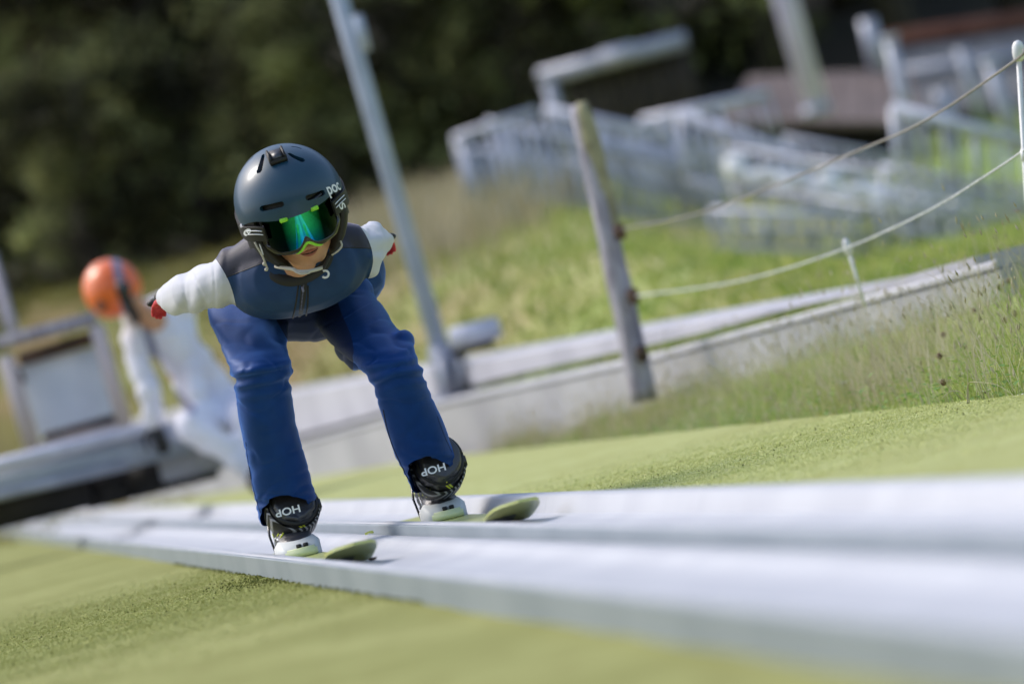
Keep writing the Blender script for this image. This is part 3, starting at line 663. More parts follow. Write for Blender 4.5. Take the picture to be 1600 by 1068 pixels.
# shelter with pale roof edge and dark plank wall
sh = empty('shelter', PX(960, 180, 50), 'dark timber shelter under a pale flat roof edge, before the forest', 'shelter')
A, B_ = PX(842, 122, 50), PX(1072, 62, 50); d = B_ - A
MB().tube([A, B_], .085, 12).build('roof_edge', M['galv'], sh)
MB().box(A + d*.5 + V((0, .9, .05)), (d.length/2, .9, .03), None, .01).build('roof', M['roofgrey'], sh)
MB().box(A + d*.54 + V((0, -.06, .02)), (.20, .05, .085), None, .03).build('roof_lamp', M['galv_light'], sh)
MB().tube([A + V((.08, 0, 0)), A + V((.10, 0, -.75))], .07, 10).build('post', M['galv'], sh)
for k in range(10):
    c = A + d*(.15 + .085*k) + V((.06, .3, -.35)); MB().box(c, (d.length*.040, .03, .33), None, .006).build('plank', M['hut'], sh)
# brown-roofed hut
h1 = empty('hut', PX(1290, 240, 49), 'low hut with brown sloping roof and black shaded front', 'hut')
RP = [PX(1170, 118, 52), PX(1420, 108, 52), PX(1445, 190, 48.5), PX(1120, 188, 48.5)]
for k in range(7):
    t0_, t1_ = k/7 + .003, (k+1)/7 - .003
    a_, b__, c_, d_ = RP[0].lerp(RP[1], t0_), RP[0].lerp(RP[1], t1_), RP[3].lerp(RP[2], t1_), RP[3].lerp(RP[2], t0_); o = V((0, .02, -.06))
    MB().add([a_, b__, c_, d_, a_+o, b__+o, c_+o, d_+o], [(0, 3, 2, 1), (4, 5, 6, 7), (0, 1, 5, 4), (1, 2, 6, 5), (2, 3, 7, 6), (3, 0, 4, 7)]).build('roof_sheet', M['roofbrown'], h1, smooth=False)
wa, wb = PX(1135, 200, 49.2), PX(1435, 200, 49.2)
for k in range(12):
    c = wa.lerp(wb, (k+.5)/12) + V((0, .1, -.25)); MB().box(c, ((wb-wa).length/24*.97, .03, .34), None, .006).build('plank', M['dark_shade'], h1)
for (x, y) in ((1355, 30), (1470, 140)):
    q = PX(x, y, 51); MB().tube([q, PX(x+20, y+85, 51)], .09, 10).build('roof_post', M['galv'], h1)
# grey roofed building behind
h2 = empty('barn', PX(1500, 150, 56), 'grey roofed building at the upper right with rusty ridge', 'building')
RP = [PX(1385, 78, 58), PX(1640, 40, 58), PX(1660, 150, 55), PX(1400, 185, 55)]
for k in range(7):
    t0_, t1_ = k/7 + .003, (k+1)/7 - .003
    a_, b__, c_, d_ = RP[0].lerp(RP[1], t0_), RP[0].lerp(RP[1], t1_), RP[3].lerp(RP[2], t1_), RP[3].lerp(RP[2], t0_); o = V((0, .02, -.08))
    MB().add([a_, b__, c_, d_, a_+o, b__+o, c_+o, d_+o], [(0, 3, 2, 1), (4, 5, 6, 7), (0, 1, 5, 4), (1, 2, 6, 5), (2, 3, 7, 6), (3, 0, 4, 7)]).build('roof_sheet', M['roofgrey'], h2, smooth=False)
MB().tube([RP[0] + V((0, 0, .1)), RP[1] + V((0, 0, .1))], .11, 8).build('ridge', M['rust'], h2)
MB().tube([RP[0] + V((0, -1.5, -.35)), RP[1] + V((0, -1.5, -.35))], .07, 8).build('gutter', M['galv'], h2)
wa, wb = PX(1410, 190, 55.5), PX(1650, 160, 55.5)
for k in range(9): MB().box(wa.lerp(wb, (k+.5)/9) + V((0, .1, -.5)), (.095, .03, .55), None, .006).build('plank', M['hut'], h2)
for (x, y, x2, y2) in ((1400, 100, 1425, 210), (1500, 75, 1540, 200), (1560, 140, 1600, 215)): MB().tube([PX(x, y, 54), PX(x2, y2, 54)], .06, 8).build('pillar', M['galv'], h2)

# ------------------------------------------------------------------ start bench across the in-run
bY = 22.0
bench = empty('start_bench', PX(200, 740, bY), 'grey start bar across the in-run over dark boards standing in for its shadow', 'start bench')
A = PX(-150, 782, bY); B_ = PX(300, 672, bY)
MB().box((A + B_)/2 + V((0, 0, -.02)), ((B_-A).length/2, .09, .075), None, .02).build('beam', M['paint_steel'], bench)
MB().tube([A + V((0, -.13, .055)), B_ + V((-.1, -.13, .055))], .028, 10).build('front_tube', M['galv_light'], bench)
MB().tube([A + V((0, -.10, -.075)), B_ + V((-.3, -.10, -.075))], .022, 10).build('lower_tube', M['galv'], bench)
c0 = PX(130, 760, bY + .15); c1 = PX(344, 748, bY + .15); zc = .225
for k in range(3):
    a_ = c0.lerp(c1, k/3); b__ = c0.lerp(c1, (k+1)/3); c_ = (a_+b__)/2; c_.z = .195 + .012
    MB().box(c_ + V((0, 0, .02)), ((b__ - a_).length/2 - .003, .03, .075), None, .004).build('dark_shade_board', M['dark_shade'], bench)  # dark boards put the bar's shadow beneath it
c_ = PX(20, 790, bY + .1)
MB().box(c_ + V((-.06, 0, .0)), (.40, .08, .085), None, .01).build('dark_shade_board', M['dark_shade'], bench)
MB().box(PX(302, 712, bY + .1) , (.15, .10, .085), None, .01).build('end_block', M['pave'], bench)
# timber frame with a pale panel
fY = 22.7
fr = empty('timber_frame', PX(125, 700, fY), 'pale timber frame holding a blue white panel behind the start bar', 'frame')
def bar(p, q, wd, m, name, dp=.035):
    d = (q - p); Lh = d.length/2; X_ = d.normalized(); Z_ = V((0, 1, 0)); Yv = Z_.cross(X_).normalized(); Z_ = X_.cross(Yv)
    R = Matrix((X_, Yv, Z_)).transposed(); return MB().box((p+q)/2, (Lh, wd, dp), R, .006).build(name, M[m], fr)
bar(PX(-6, 537, fY), PX(150, 497, fY), .030, 'wood', 'top_bar')
bar(PX(8, 556, fY), PX(54, 712, fY), .034, 'frame_wood', 'side_bar'); bar(PX(150, 508, fY), PX(200, 680, fY), .032, 'frame_wood', 'side_bar')
bar(PX(58, 700, fY), PX(192, 664, fY), .02, 'frame_wood', 'bottom_bar'); bar(PX(30, 562, fY+.06), PX(147, 527, fY+.06), .03, 'brown', 'inner_rail', .02); bar(PX(22, 580, fY+.05), PX(32, 600, fY+.05), .03, 'brown', 'inner_rail', .02)
bar(PX(70, 686, fY+.05), PX(182, 655, fY+.05), .026, 'brown', 'inner_rail', .02)
Pp = [PX(26, 572, fY+.1), PX(147, 541, fY+.1), PX(184, 648, fY+.1), PX(62, 686, fY+.1)]; o = V((0, .02, 0))
MB().add(Pp + [p + o for p in Pp], [(0, 3, 2, 1), (4, 5, 6, 7), (0, 1, 5, 4), (1, 2, 6, 5), (2, 3, 7, 6), (3, 0, 4, 7)]).build('panel', M['panel'], fr, smooth=False)

# ================================================================== hands
def hand(mb, wrist, d, up, side, s=1.0, curl=.5):
    """palm, four unequal bent fingers and a thumb leaving the side of the palm"""
    d = d.normalized(); up = (up - d*up.dot(d)).normalized(); sd = d.cross(up) * side
    for k in (-1.2, -.4, .4, 1.2): mb.cap([wrist, wrist + d*.035*s + sd*k*.011*s, wrist + d*.068*s + sd*k*.016*s], [.014*s, .014*s, .0115*s], 10)
    for k, L_ in zip((-1.2, -.4, .4, 1.2), (.055, .066, .070, .060)):
        p = wrist + d*.068*s + sd*k*.0175*s; q = [p]; a = 0
        for j, fr_ in enumerate((.42, .32, .26)):
            a += curl * (.55 + .1*j); q.append(q[-1] + (d*math.cos(a) - up*math.sin(a)) * L_*fr_*s)
        mb.cap(q, [.0085*s, .008*s, .0075*s, .0065*s], 8)
    p = wrist + d*.022*s + sd*.018*s
    mb.cap([p, p + (d*.5 + sd*.8 - up*.25).normalized()*.034*s, p + (d*.62 + sd*.7 - up*.3).normalized()*.058*s, p + (d*.8 + sd*.55 - up*.4).normalized()*.076*s], [.0125*s, .0105*s, .0095*s, .008*s], 8)

# ================================================================== the jumper
S = empty('person', TR(1.08, 11.6, .03), 'young ski jumper crouching in blue suit with white sleeves, slate helmet and mirrored goggles', 'person')
def pxring(a, b_, Y, ry, n=28, sq=1.0):
    A_ = PX(a[0], a[1], Y); B2 = PX(b_[0], b_[1], Y); c = (A_ + B2)/2; h = (B2 - A_)/2
    return [c + h*math.cos(2*PI*k/n) + V((0, ry, 0))*math.sin(2*PI*k/n) for k in range(n)]
legL = [((330,462),(450,442),11.86,.085),((325,486),(452,470),11.80,.10),((328,508),(453,500),11.72,.105),((337,530),(451,527),11.63,.10),((346,552),(451,548),11.55,.088),((355,568),(456,562),11.49,.082),((358,580),(458,576),11.47,.078),((368,592),(454,590),11.48,.070),((365,604),(456,603),11.49,.072),
        ((368,630),(459,626),11.51,.072),((375,664),(464,656),11.53,.072),((382,698),(472,688),11.56,.070),((388,730),(480,718),11.58,.068),((394,762),(488,746),11.60,.066),((403,800),(495,782),11.63,.066),((409,822),(497,800),11.65,.060)]
legR = [((478,450),(556,420),11.86,.085),((488,482),(577,452),11.80,.10),((497,512),(600,482),11.72,.105),((522,542),(622,512),11.63,.10),((545,560),(636,527),11.55,.088),((563,577),(647,540),11.49,.082),((578,592),(652,562),11.47,.076),((587,604),(659,576),11.48,.070),
        ((590,620),(664,592),11.49,.070),((597,647),(675,618),11.52,.070),((606,674),(686,644),11.54,.070),((614,700),(697,670),11.56,.068),((626,730),(708,700),11.58,.066),((638,756),(717,722),11.61,.064),((646,774),(723,740),11.64,.060)]
tm = MB(); tm.rings([pxring(*r) for r in legL]); tm.rings([pxring(*r) for r in legR])
tm.cap([PX(392, 462, 11.92), PX(466, 447, 11.92), PX(540, 428, 11.92)], [.095, .10, .095])
tm.cap([PX(425, 486, 11.80), PX(480, 484, 11.80), PX(535, 466, 11.80)], [.07, .080, .075])
tm.ball(PX(555, 560, 11.80), (.026, .05, .030)); tm.ball(PX(548, 540, 11.85), (.04, .06, .04))
tm.ball(PX(630, 533, 11.54), (.026, .045, .026)); tm.ball(PX(366, 579, 11.50), (.014, .03, .012)); tm.ball(PX(452, 577, 11.50), (.013, .03, .013)); tm.ball(PX(590, 588, 11.52), (.012, .03, .012))
tv, tf, tn = remesh(tm, .0055, 5)
def legfold(v):
    x, y = proj(v); t = 0
    for cx, cy, tx, ty in ((410, 590, 1, -.1), (620, 580, 1, -.35)):
        e = math.exp(-((x-cx)**2/70**2 + (y-cy)**2/26**2)); t += e * .0045 * math.sin((y - cy + .22*(x-cx)) * .30 + 1.5*noise.noise(V((x*.02, y*.02, 0))))
    for cx, cy in ((450, 790), (690, 735)):
        e = math.exp(-((x-cx)**2/60**2 + (y-cy)**2/22**2)); t += e * .003 * math.sin((y - cy) * .42 + 3*noise.noise(V((x*.03, y*.02, 3))))
    t -= .0024 * max(0, 1 - abs(noise.noise(V((x*.017 + y*.006, y*.024, 11)))) * 9)
    t += .0055 * noise.noise(V((x*.016, y*.009, v.y*4))) + .0018 * noise.noise(V((x*.045, y*.03, 7)))
    return t
tv = fold(tv, tn, legfold)
def hem(v):
    x, y = proj(v)
    if x < 545: return 776 + (v.y - 11.56) * 470 - .14 * (x - 452) - y
    return 711 + (v.y - 11.515) * 470 - .16 * (x - 684) - y
_, (tv, tf) = split(tv, tf, hem)
def crotch_shade_mask(v):
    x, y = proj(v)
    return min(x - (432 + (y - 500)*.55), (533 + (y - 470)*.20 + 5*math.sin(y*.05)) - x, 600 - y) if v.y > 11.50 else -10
(tv, tf), (gv_, gf_) = split(tv, tf, crotch_shade_mask)
trs = link('trousers', tv, tf, M['blue'], S); link('crotch_shade', gv_, gf_, M['crotch_shade'], trs)  # crotch patch carries the torso's shade on the trousers as colour
tbvh = BVHTree.FromPolygons(tv, tf)
# piping seam down the inside of each leg
# upper body
um = MB()
def hring(x, y, Y, hw, hh, n=32, e=2.4):
    c = PX(x, y, Y); out = []
    for k in range(n):
        a = 2*PI*k/n; ca, sa = math.cos(a), math.sin(a)
        out.append(c + V((hw*math.copysign(abs(ca)**(2/e), ca), 0, hh*math.copysign(abs(sa)**(2/e), sa))))
    return out
um.rings([hring(463, 428, 11.325, .05, .03), hring(463, 428, 11.335, .095, .058), hring(464, 427, 11.36, .130, .080), hring(464, 426, 11.41, .154, .094), hring(463, 424, 11.48, .160, .098), hring(464, 424, 11.58, .150, .098), hring(464, 425, 11.72, .138, .095), hring(466, 434, 11.92, .132, .095), hring(466, 440, 12.0, .10, .07)])
um.cap([PX(372, 417, 11.42), PX(415, 396, 11.40), PX(470, 382, 11.40), PX(545, 379, 11.42)], [.046, .062, .068, .046])
um.ball(PX(365, 415, 11.43), (.040, .05, .046)); um.ball(PX(556, 386, 11.43), (.037, .05, .044))
um.cap([PX(360, 432, 11.43), PX(340, 444, 11.47), PX(300, 454, 11.56), PX(276, 464, 11.68), PX(264, 464, 11.84)], [.054, .054, .050, .041, .031])
um.ball(PX(292, 453, 11.58), (.042, .05, .042)); um.ball(PX(330, 446, 11.50), (.03, .05, .052))
um.cap([PX(552, 396, 11.43), PX(568, 390, 11.48), PX(580, 380, 11.58), PX(588, 376, 11.70), PX(596, 377, 11.86)], [.052, .050, .045, .037, .030])
um.ball(PX(574, 405, 11.46), (.034, .045, .042)); um.ball(PX(583, 372, 11.60), (.036, .04, .038))
uv, uf, un = remesh(um, .0055, 6)
def upfold(v):
    x, y = proj(v); t = 0
    if x < 350: t += .003*math.sin((x - 300)*.16 + 2.5*noise.noise(V((x*.02, y*.03, 5)))) * math.exp(-((x-305)/45)**2)
    if x > 575: t += .002*math.sin(y*.22 + 1)
    if x < 350 or x > 572: t -= .0022 * max(0, 1 - abs(noise.noise(V((x*.03, y*.014, 5)))) * 8)
    t += .003*noise.noise(V((x*.02, y*.02, v.y*3)))
    return t
uv = fold(uv, un, upfold)
def seamL(v): x, y = proj(v); return x - (335 + (y-402)*.44 + (6*math.sin((y-400)*.04)))
def seamR(v): x, y = proj(v); return (583 - .0068*(y-408)**2 - (3 if y > 408 else 0)*((y-408)/30)) - x
def yoke(v):
    x, y = proj(v)
    if x < 420: yy = 435 - (x-349)*.40
    elif x < 531: yy = 406.6 - (x-420)*.185
    else: yy = 386.5 + (x-531)*.04
    return y - yy
(av, af), (bv, bf) = split(uv, uf, seamL)
link('sleeve', av, af, M['white'], S)
(cv, cf), (dv, df) = split(bv, bf, seamR)
link('sleeve', cv, cf, M['white'], S)
(yv, yf), (vv, vf) = split(dv, df, yoke)
link('yoke', yv, yf, M['yoke'], S)
vest = link('vest', vv, vf, M['vest'], S)
ubvh = BVHTree.FromPolygons(uv, uf)
def oncloth(x, y, bvh, off=0.0):
    d = (PX(x, y, 20) - CAM).normalized(); h = bvh.ray_cast(CAM, d); return (h[0] - d*off) if h[0] else None
# piping along the seams
def pipe(pts, r, m, name, bvh, parent, off=.0):
    P = [q for q in (oncloth(x, y, bvh, off) for x, y in pts) if q is not None]
    if len(P) > 2: MB().tube(P, r, 8).build(name, M[m], parent)
def dens(pts, n=6): return [(p.x, p.y) for p in spline([V((x, y, 0)) for x, y in pts], n)]
pipe(dens([(466, 446), (463, 470), (459, 490), (456, 501)]), .0022, 'black', 'zip_piping', ubvh, vest, -.0006)
pipe(dens([(481, 446), (481, 470), (479, 488), (476, 500)]), .0022, 'black', 'zip_piping', ubvh, vest, -.0006)
P1 = [oncloth(x, y, ubvh, .002) for x, y in dens([(470, 440), (469, 465), (467, 485), (465, 500)])]; P2 = [oncloth(x, y, ubvh, .002) for x, y in dens([(480, 440), (478, 465), (474, 485), (471, 500)])]
vs = []; fs = []
for a_, b__ in zip(P1, P2):
    if a_ is not None and b__ is not None: vs += [a_, b__]
fs = [(2*i, 2*i+1, 2*i+3, 2*i+2) for i in range(len(vs)//2 - 1)]
zp = link('zip', vs, fs, M['black'], S)
mb = MB()
for k in range(26):
    t = k/25; q = oncloth(474.5 - 6*t, 446 + 53*t, ubvh, .002)
    if q is not None: mb.box(q, (.0014, .0012, .0006))
mb.build('zip_teeth', M['shade_trim_grey'], zp, smooth=False)
mb = MB(); q = oncloth(473, 452, ubvh, .004); mb.box(q, (.0026, .002, .006), None, .001); mb.build('zip_puller', M['shade_trim_grey'], zp)

pipe(dens([(599, 640), (605, 668), (613, 694), (625, 722), (640, 752)]), .0016, 'black', 'inseam_piping', tbvh, trs, -.0004)
pipe(dens([(384, 690), (390, 735), (399, 775), (407, 800)]), .0011, 'crotch_shade', 'side_seam', tbvh, trs, -.0004)
pipe(dens([(683, 650), (694, 680), (706, 706)]), .0011, 'crotch_shade', 'side_seam', tbvh, trs, -.0004)
pipe(dens([(354, 433), (385, 421), (418, 408)]), .0013, 'black', 'yoke_seam', ubvh, vest, -.0003)
pipe(dens([(531, 387), (556, 387), (580, 388)]), .0013, 'black', 'yoke_seam', ubvh, vest, -.0003)
# gloves with separate fingers
for nm, wx, wy, Yw, dx, sd in (('glove', 268, 466, 11.84, -.60, 1), ('glove', 586, 376, 11.86, .36, -1)):
    g = MB(); hand(g, PX(wx, wy, Yw), V((dx, 1, -.05)), V((0 if sd > 0 else .2, .1, 1)), sd, .74, .65)
    gv, gf, gn = remesh(g, .003, 2)
    gl = link(nm, gv, gf, M['red'], S)
    k = MB(); w0 = PX(wx, wy, Yw); dd = V((dx, 1, -.05)).normalized()
    k.cap([w0 + dd*.035 + V((0, 0, .011)), w0 + dd*.062 + V((0, 0, .012))], [.012, .012], 10); k.ball(w0 + dd*.085 + V((0, 0, .006)), (.020, .012, .010))
    k.build('knuckle_pad', M['black'], gl)

# ---- body (skin), head
HC = PX(452, 312, 11.26)
ra = math.radians(3.5); pa = math.radians(30); ya = math.radians(6)
HX = V((1, 0, 0)); HF = V((0, -math.cos(pa), -math.sin(pa))); HZ = V((0, -math.sin(pa), math.cos(pa)))
Ry = Matrix.Rotation(-ra, 3, 'Y')       # extra tilt in the picture plane
Rz = Matrix.Rotation(ya, 3, HZ)
HX, HF, HZ = [(Ry @ (Rz @ a)) for a in (HX, HF, HZ)]
def H(x, f, z): return HC + HX*x + HF*f + HZ*z
RH = Matrix((HX, -HF, HZ)).transposed()
bmb = MB()
bmb.ball(H(0, -.005, .035), (.072, .088, .075), 24, 16, RH)
bmb.ball(H(0, .035, -.035), (.060, .062, .062), 24, 16, RH)
bmb.ball(H(0, .055, -.082), (.043, .042, .036), 20, 12, RH)
bmb.ball(H(0, .080, -.112), (.020, .017, .017), 16, 10, RH)
for s_ in (-1, 1):
    bmb.cap([H(s_*.056, .0, -.06), H(s_*.045, .035, -.10), H(s_*.018, .072, -.116)], [.018, .017, .016])
    bmb.ball(H(s_*.033, .070, -.055), (.021, .020, .022), 14, 10, RH)
    bmb.ball(H(s_*.074, -.01, -.01), (.010, .018, .028), 12, 8, RH)
    bmb.ball(H(s_*.030, .082, .008), (.013, .011, .012), 12, 8, RH)
bmb.cap([H(0, .092, .01), H(0, .104, -.025), H(0, .112, -.045)], [.008, .009, .011], 12)
for s_ in (-1, 1): bmb.ball(H(s_*.010, .103, -.050), (.008, .009, .007), 10, 8, RH)
bmb.ball(H(0, .093, -.078), (.022, .010, .010), 14, 8, RH)
bmb.cap([H(0, -.01, -.05), PX(470, 425, 11.36), PX(466, 425, 11.48)], [.045, .046, .055])
def shrink(rings, k, kd):
    out = []
    for r in rings: c = sum(r, V((0, 0, 0)))/len(r); out.append([c + (p-c)*k for p in r])
    return out
bmb.rings(shrink([pxring(*r) for r in legL[:-3]], .56, 1)); bmb.rings(shrink([pxring(*r) for r in legR[:-3]], .56, 1))
bmb.cap([PX(392, 462, 11.9), PX(466, 447, 11.9), PX(540, 428, 11.9)], [.06, .07, .06])
bmb.rings(shrink([hring(464, 427, 11.40, .130, .080), hring(463, 424, 11.48, .145, .09), hring(464, 424, 11.58, .140, .09), hring(464, 425, 11.72, .130, .09), hring(466, 434, 11.9, .125, .09)], .85, 1))
bmb.cap([PX(372, 428, 11.46), PX(340, 445, 11.49), PX(300, 455, 11.57), PX(278, 464, 11.68), PX(262, 464, 11.85)], [.035, .035, .032, .028, .020])
bmb.cap([PX(545, 398, 11.46), PX(568, 392, 11.49), PX(580, 381, 11.58), PX(588, 376, 11.70), PX(596, 377, 11.86)], [.035, .035, .03, .026, .02])
sv, sf, sn_ = remesh(bmb, .0045, 5)
body = link('body', sv, sf, M['skin'], S)
sbvh = BVHTree.FromPolygons(sv, sf)
def onface(x, f, z, off=0):
    a = H(x, f, z); h = sbvh.ray_cast(H(x, .3, z), (a - H(x, .3, z)).normalized()); return (h[0] + HF*off) if h[0] else a
lp = [onface(x, .09, -.0865 + z, .0005) for x, z in ((-.021, -.001), (-.012, .0022), (-.004, .004), (0, .003), (.004, .004), (.012, .0022), (.021, -.001))]
MB().tube(spline(lp, 4), [.0008 + .0030*math.sin(PI*i/24) for i in range(25)], 8).build('upper_lip', M['lip'], body)
lp = [onface(x, .09, -.0925 + z, .0005) for x, z in ((-.019, .003), (-.010, -.001), (0, -.002), (.010, -.001), (.019, .003))]
MB().tube(spline(lp, 4), [.0008 + .0036*math.sin(PI*i/16) for i in range(17)], 8).build('lower_lip', M['lip'], body)
lp = [onface(x, .09, -.0893 + z, .0022) for x, z in ((-.020, .0005), (-.010, -.0002), (0, -.0006), (.010, -.0002), (.020, .0005))]
MB().tube(spline(lp, 4), [.0004 + .0014*math.sin(PI*i/16) for i in range(17)], 8).build('mouth_line', M['mouth'], body)
# collar
P = [];
for k in range(33):
    a = 2*PI*k/32; P.append(PX(467 + 46*math.cos(a), 406 - 10*math.cos(a) + 31*math.sin(a), 11.345 + .05*max(0, -math.sin(a)) - .012*max(0, math.sin(a))))
mb = MB(); R = []
for i, p in enumerate(P[:-1]):
    t = (P[(i+1) % 32] - P[i-1]).normalized(); n_ = V((0, -1, 0)); o = t.cross(n_).normalized()
    R.append([p + n_*(.014*math.cos(q)) + o*(.0175*math.sin(q)) for q in np.arange(0, 2*PI, PI/5)])
R.append(R[0]); mb.rings(R, False); mb.build('collar', M['black'], S)

# ---- helmet
HA, HLf, HLb, HHt = .121, .128, .150, .118
def hs(phi, th, k=1.0, o=0.0):
    st_, ct = math.sin(th), math.cos(th); L_ = HLf if math.cos(phi) > 0 else HLb
    return H((HA*k)*st_*math.sin(phi), (L_*k)*st_*math.cos(phi), (HHt*k)*ct)
def zedge(phi):
    c = math.cos(phi)
    return (.022) * sm((c + .15)/.9) + (-.022)*(1 - sm((c + .15)/.9)) + (-.028)*sm((-c - .2)/.6)
def shellmesh(k, lowf=0., n=96, mrow=30):
    vs = []; fs = []
    for j in range(mrow + 1):
        for i in range(n):
            phi = 2*PI*i/n; te = math.acos(max(-1, min(1, (zedge(phi)+lowf)/HHt))); th = .02 + (te - .02)*j/mrow; vs.append(hs(phi, th, k))
    for j in range(mrow):
        for i in range(n): a = j*n+i; b_ = j*n+(i+1) % n; fs.append((a, b_, b_+n, a+n))
    fs.append(tuple(range(n))[::-1]); return vs, fs
vs, fs = shellmesh(1.0); n0 = len(vs); v2, f2 = shellmesh(.90)
# closed shell: outside + inside + rim
allv = vs + v2; allf = [f[::-1] for f in fs] + [tuple(i+n0 for i in f) for f in f2]
nn = 96; b0_ = 30*nn
for i in range(nn): a = b0_+i; b_ = b0_+(i+1) % nn; allf.append((a, b_, b_+n0, a+n0))
def mkobj(vs, fs, name='tmp'):
    me = bpy.data.meshes.new(name); me.from_pydata([tuple(v) for v in vs], [], fs)
    bm = bmesh.new(); bm.from_mesh(me); bmesh.ops.recalc_face_normals(bm, faces=bm.faces[:]); bm.to_mesh(me); bm.free()
    o = bpy.data.objects.new(name, me); C.objects.link(o); return o
hbv, hbf = shellmesh(1.0, -.03); hbvh = BVHTree.FromPolygons(hbv, hbf)
def onhelm(x, y):
    d = (PX(x, y, 20) - CAM).normalized(); h = hbvh.ray_cast(CAM, d)
    if h[0] is None:
        h = hbvh.find_nearest(PX(x, y, 11.26)); c_ = (h[0] - HC); return h[0], (h[1] if h[1].dot(c_) > 0 else -h[1])
    nrm = h[1] if h[1].dot(d) < 0 else -h[1]; return h[0], nrm
cut = MB()
def slot(pts, rad):
    Q = [onhelm(x, y) for x, y in pts]; R = []
    m_ = len(Q)
    for i, (p, n_) in enumerate(Q):
        t = (Q[min(i+1, m_-1)][0] - Q[max(i-1, 0)][0]).normalized(); A_ = t.cross(n_).normalized()
        R.append([p + A_*rad[i]*math.cos(a) + n_*.034*math.sin(a) for a in np.arange(0, 2*PI-.01, PI/8)])
    for e_, sg in ((0, -1), (-1, 1)):
        p, n_ = Q[e_]; t = (Q[e_][0] - Q[1 if e_ == 0 else -2][0]).normalized(); A_ = t.cross(n_).normalized() * (sg if True else 1)
        r_ = rad[e_]*.55; ring = [p + t*rad[e_]*.8 + (t.cross(n_).normalized()*(-1 if e_ == 0 else 1))*r_*math.cos(a) + n_*.030*math.sin(a) for a in np.arange(0, 2*PI-.01, PI/8)]
        R.insert(0, ring) if e_ == 0 else R.append(ring)
    cut.rings(R)
slot(dens([(411, 242), (409, 252), (405, 267)], 4), [.0035 + .0040*i/8 for i in range(9)])
slot(dens([(452, 240), (460, 245), (472, 250)], 4), [.0035 + .0038*i/8 for i in range(9)])
slot(dens([(375, 267), (384, 256), (395, 245)], 3), [.0026]*7)
slot(dens([(409, 326), (424, 323), (440, 319)], 3), [.0062]*7)
slot(dens([(481, 309), (492, 306), (505, 301)], 3), [.0062]*7)
slot([(456, 229), (464, 230), (470, 232)], [.0022]*3)
ho = mkobj(allv, allf); co = mkobj(cut.v, cut.f)
md = ho.modifiers.new('b', 'BOOLEAN'); md.operation = 'DIFFERENCE'; md.object = co; md.solver = 'EXACT'; md.use_self = True
dg = bpy.context.evaluated_depsgraph_get(); ev = ho.evaluated_get(dg); e = ev.to_mesh()
ev_v = [v.co.copy() for v in e.vertices]; ev_f = [tuple(p.vertices) for p in e.polygons]; ev.to_mesh_clear()
bpy.data.objects.remove(ho); bpy.data.objects.remove(co)
helm = link('helmet', ev_v, ev_f, M['helmet'], S); autosmooth(helm, 32)
lv, lf = shellmesh(.885, -.012); link('liner', lv, lf, M['black'], helm)
# pale-edged rim trim of the brow slots is the shell's own edge; headband under the shell
def band(z0, z1, k, p0, p1, m, name, parent, n=60, th=.006):
    R = []
    for i in range(n+1):
        phi = p0 + (p1-p0)*i/n; ring = []
        for (z, kk) in ((z0(phi), k), (z1(phi), k), (z1(phi), k-.05), (z0(phi), k-.05)):
            L_ = HLf if math.cos(phi) > 0 else HLb; ring.append(H(HA*kk*math.sin(phi), L_*kk*math.cos(phi), z))
        R.append(ring)
    mb = MB(); mb.rings(R); return autosmooth(mb.build(name, M[m], parent), 50)
for s_ in (-1, 1):
    band(lambda p: zedge(p) + .004, lambda p: zedge(p) - .050 - .012*abs(math.sin(p)), .965, s_*.95, s_*2.25, 'black', 'ear_pad', helm)
    # cheek / ear guard narrowing to the jaw
    mb = MB(); R = []
    for (x, f, z, a_, b__) in ((.098, .012, -.015, .018, .060), (.096, .016, -.05, .020, .058), (.087, .024, -.075, .020, .048), (.076, .034, -.098, .018, .034), (.062, .046, -.118, .014, .020), (.050, .055, -.132, .008, .010)):
        R.append([H(s_*(x + a_*math.cos(t)), f + b__*math.sin(t), z) for t in np.arange(0, 2*PI-.01, PI/8)])
    mb.rings(R); mb.build('cheek_strap_pad', M['black'], helm)
# goggles
gog = MB()
def lensf(x): return .126*math.sqrt(max(.05, 1 - (x/.106)**2))
def gpoint(x, z, o=0): return H(x, lensf(x) + o - 3.2*(z + .03)**2 + .004, z)
def lower(x): 
    ax = abs(x); return -.064 + .024*math.exp(-(ax/.017)**2) + .02*sm((ax-.062)/.03)
def upper(x): return .034 - .02*sm((abs(x)-.06)/.035)
vs, fs, NX, NZ = [], [], 48, 16
for i in range(NX+1):
    x = -.078 + .156*i/NX
    for j in range(NZ+1): z = lower(x) + (upper(x) - lower(x))*j/NZ; vs.append(gpoint(x, z))
for i in range(NX):
    for j in range(NZ): a = i*(NZ+1)+j; fs.append((a, a+NZ+1, a+NZ+2, a+1))
gg = MB()
edge = [(-.088 + .176*i/NX, lower(-.088 + .176*i/NX)) for i in range(NX+1)] + [(.088 - .176*i/NX, upper(.088 - .176*i/NX)) for i in range(NX+1)]
R = []
for q in edge + [edge[0]]:
    p = gpoint(*q); c = gpoint(0, -.015); o = (p - c).normalized()
    R.append([p - o*.001 + HF*.0035, p + o*.005 + HF*.0005, p + o*.005 - HF*.030, p - o*.004 - HF*.032, p - o*.012 - HF*.004, p - o*.010 + HF*.0015])
gg.rings(R, False)
gframe = gg.build('goggle_frame', M['blackgloss'], S)
link('lens', vs, fs, M['lens'], gframe)
mb = MB(); P = []
for i in range(15):
    x = -.031 + .062*i/14; P.append(gpoint(x, lower(x) - .006, -.002))
mb.tube(P, [.0015 + .0038*math.sin(PI*i/14)**.6 for i in range(15)], 8); mb.build('nose_guard', M['lime'], gframe)
for x in (-.034, .038): MB().box(gpoint(x, .021, .006), (.009, .003, .0045), RH, .0012).build('vent_tab', M['lime'], gframe)
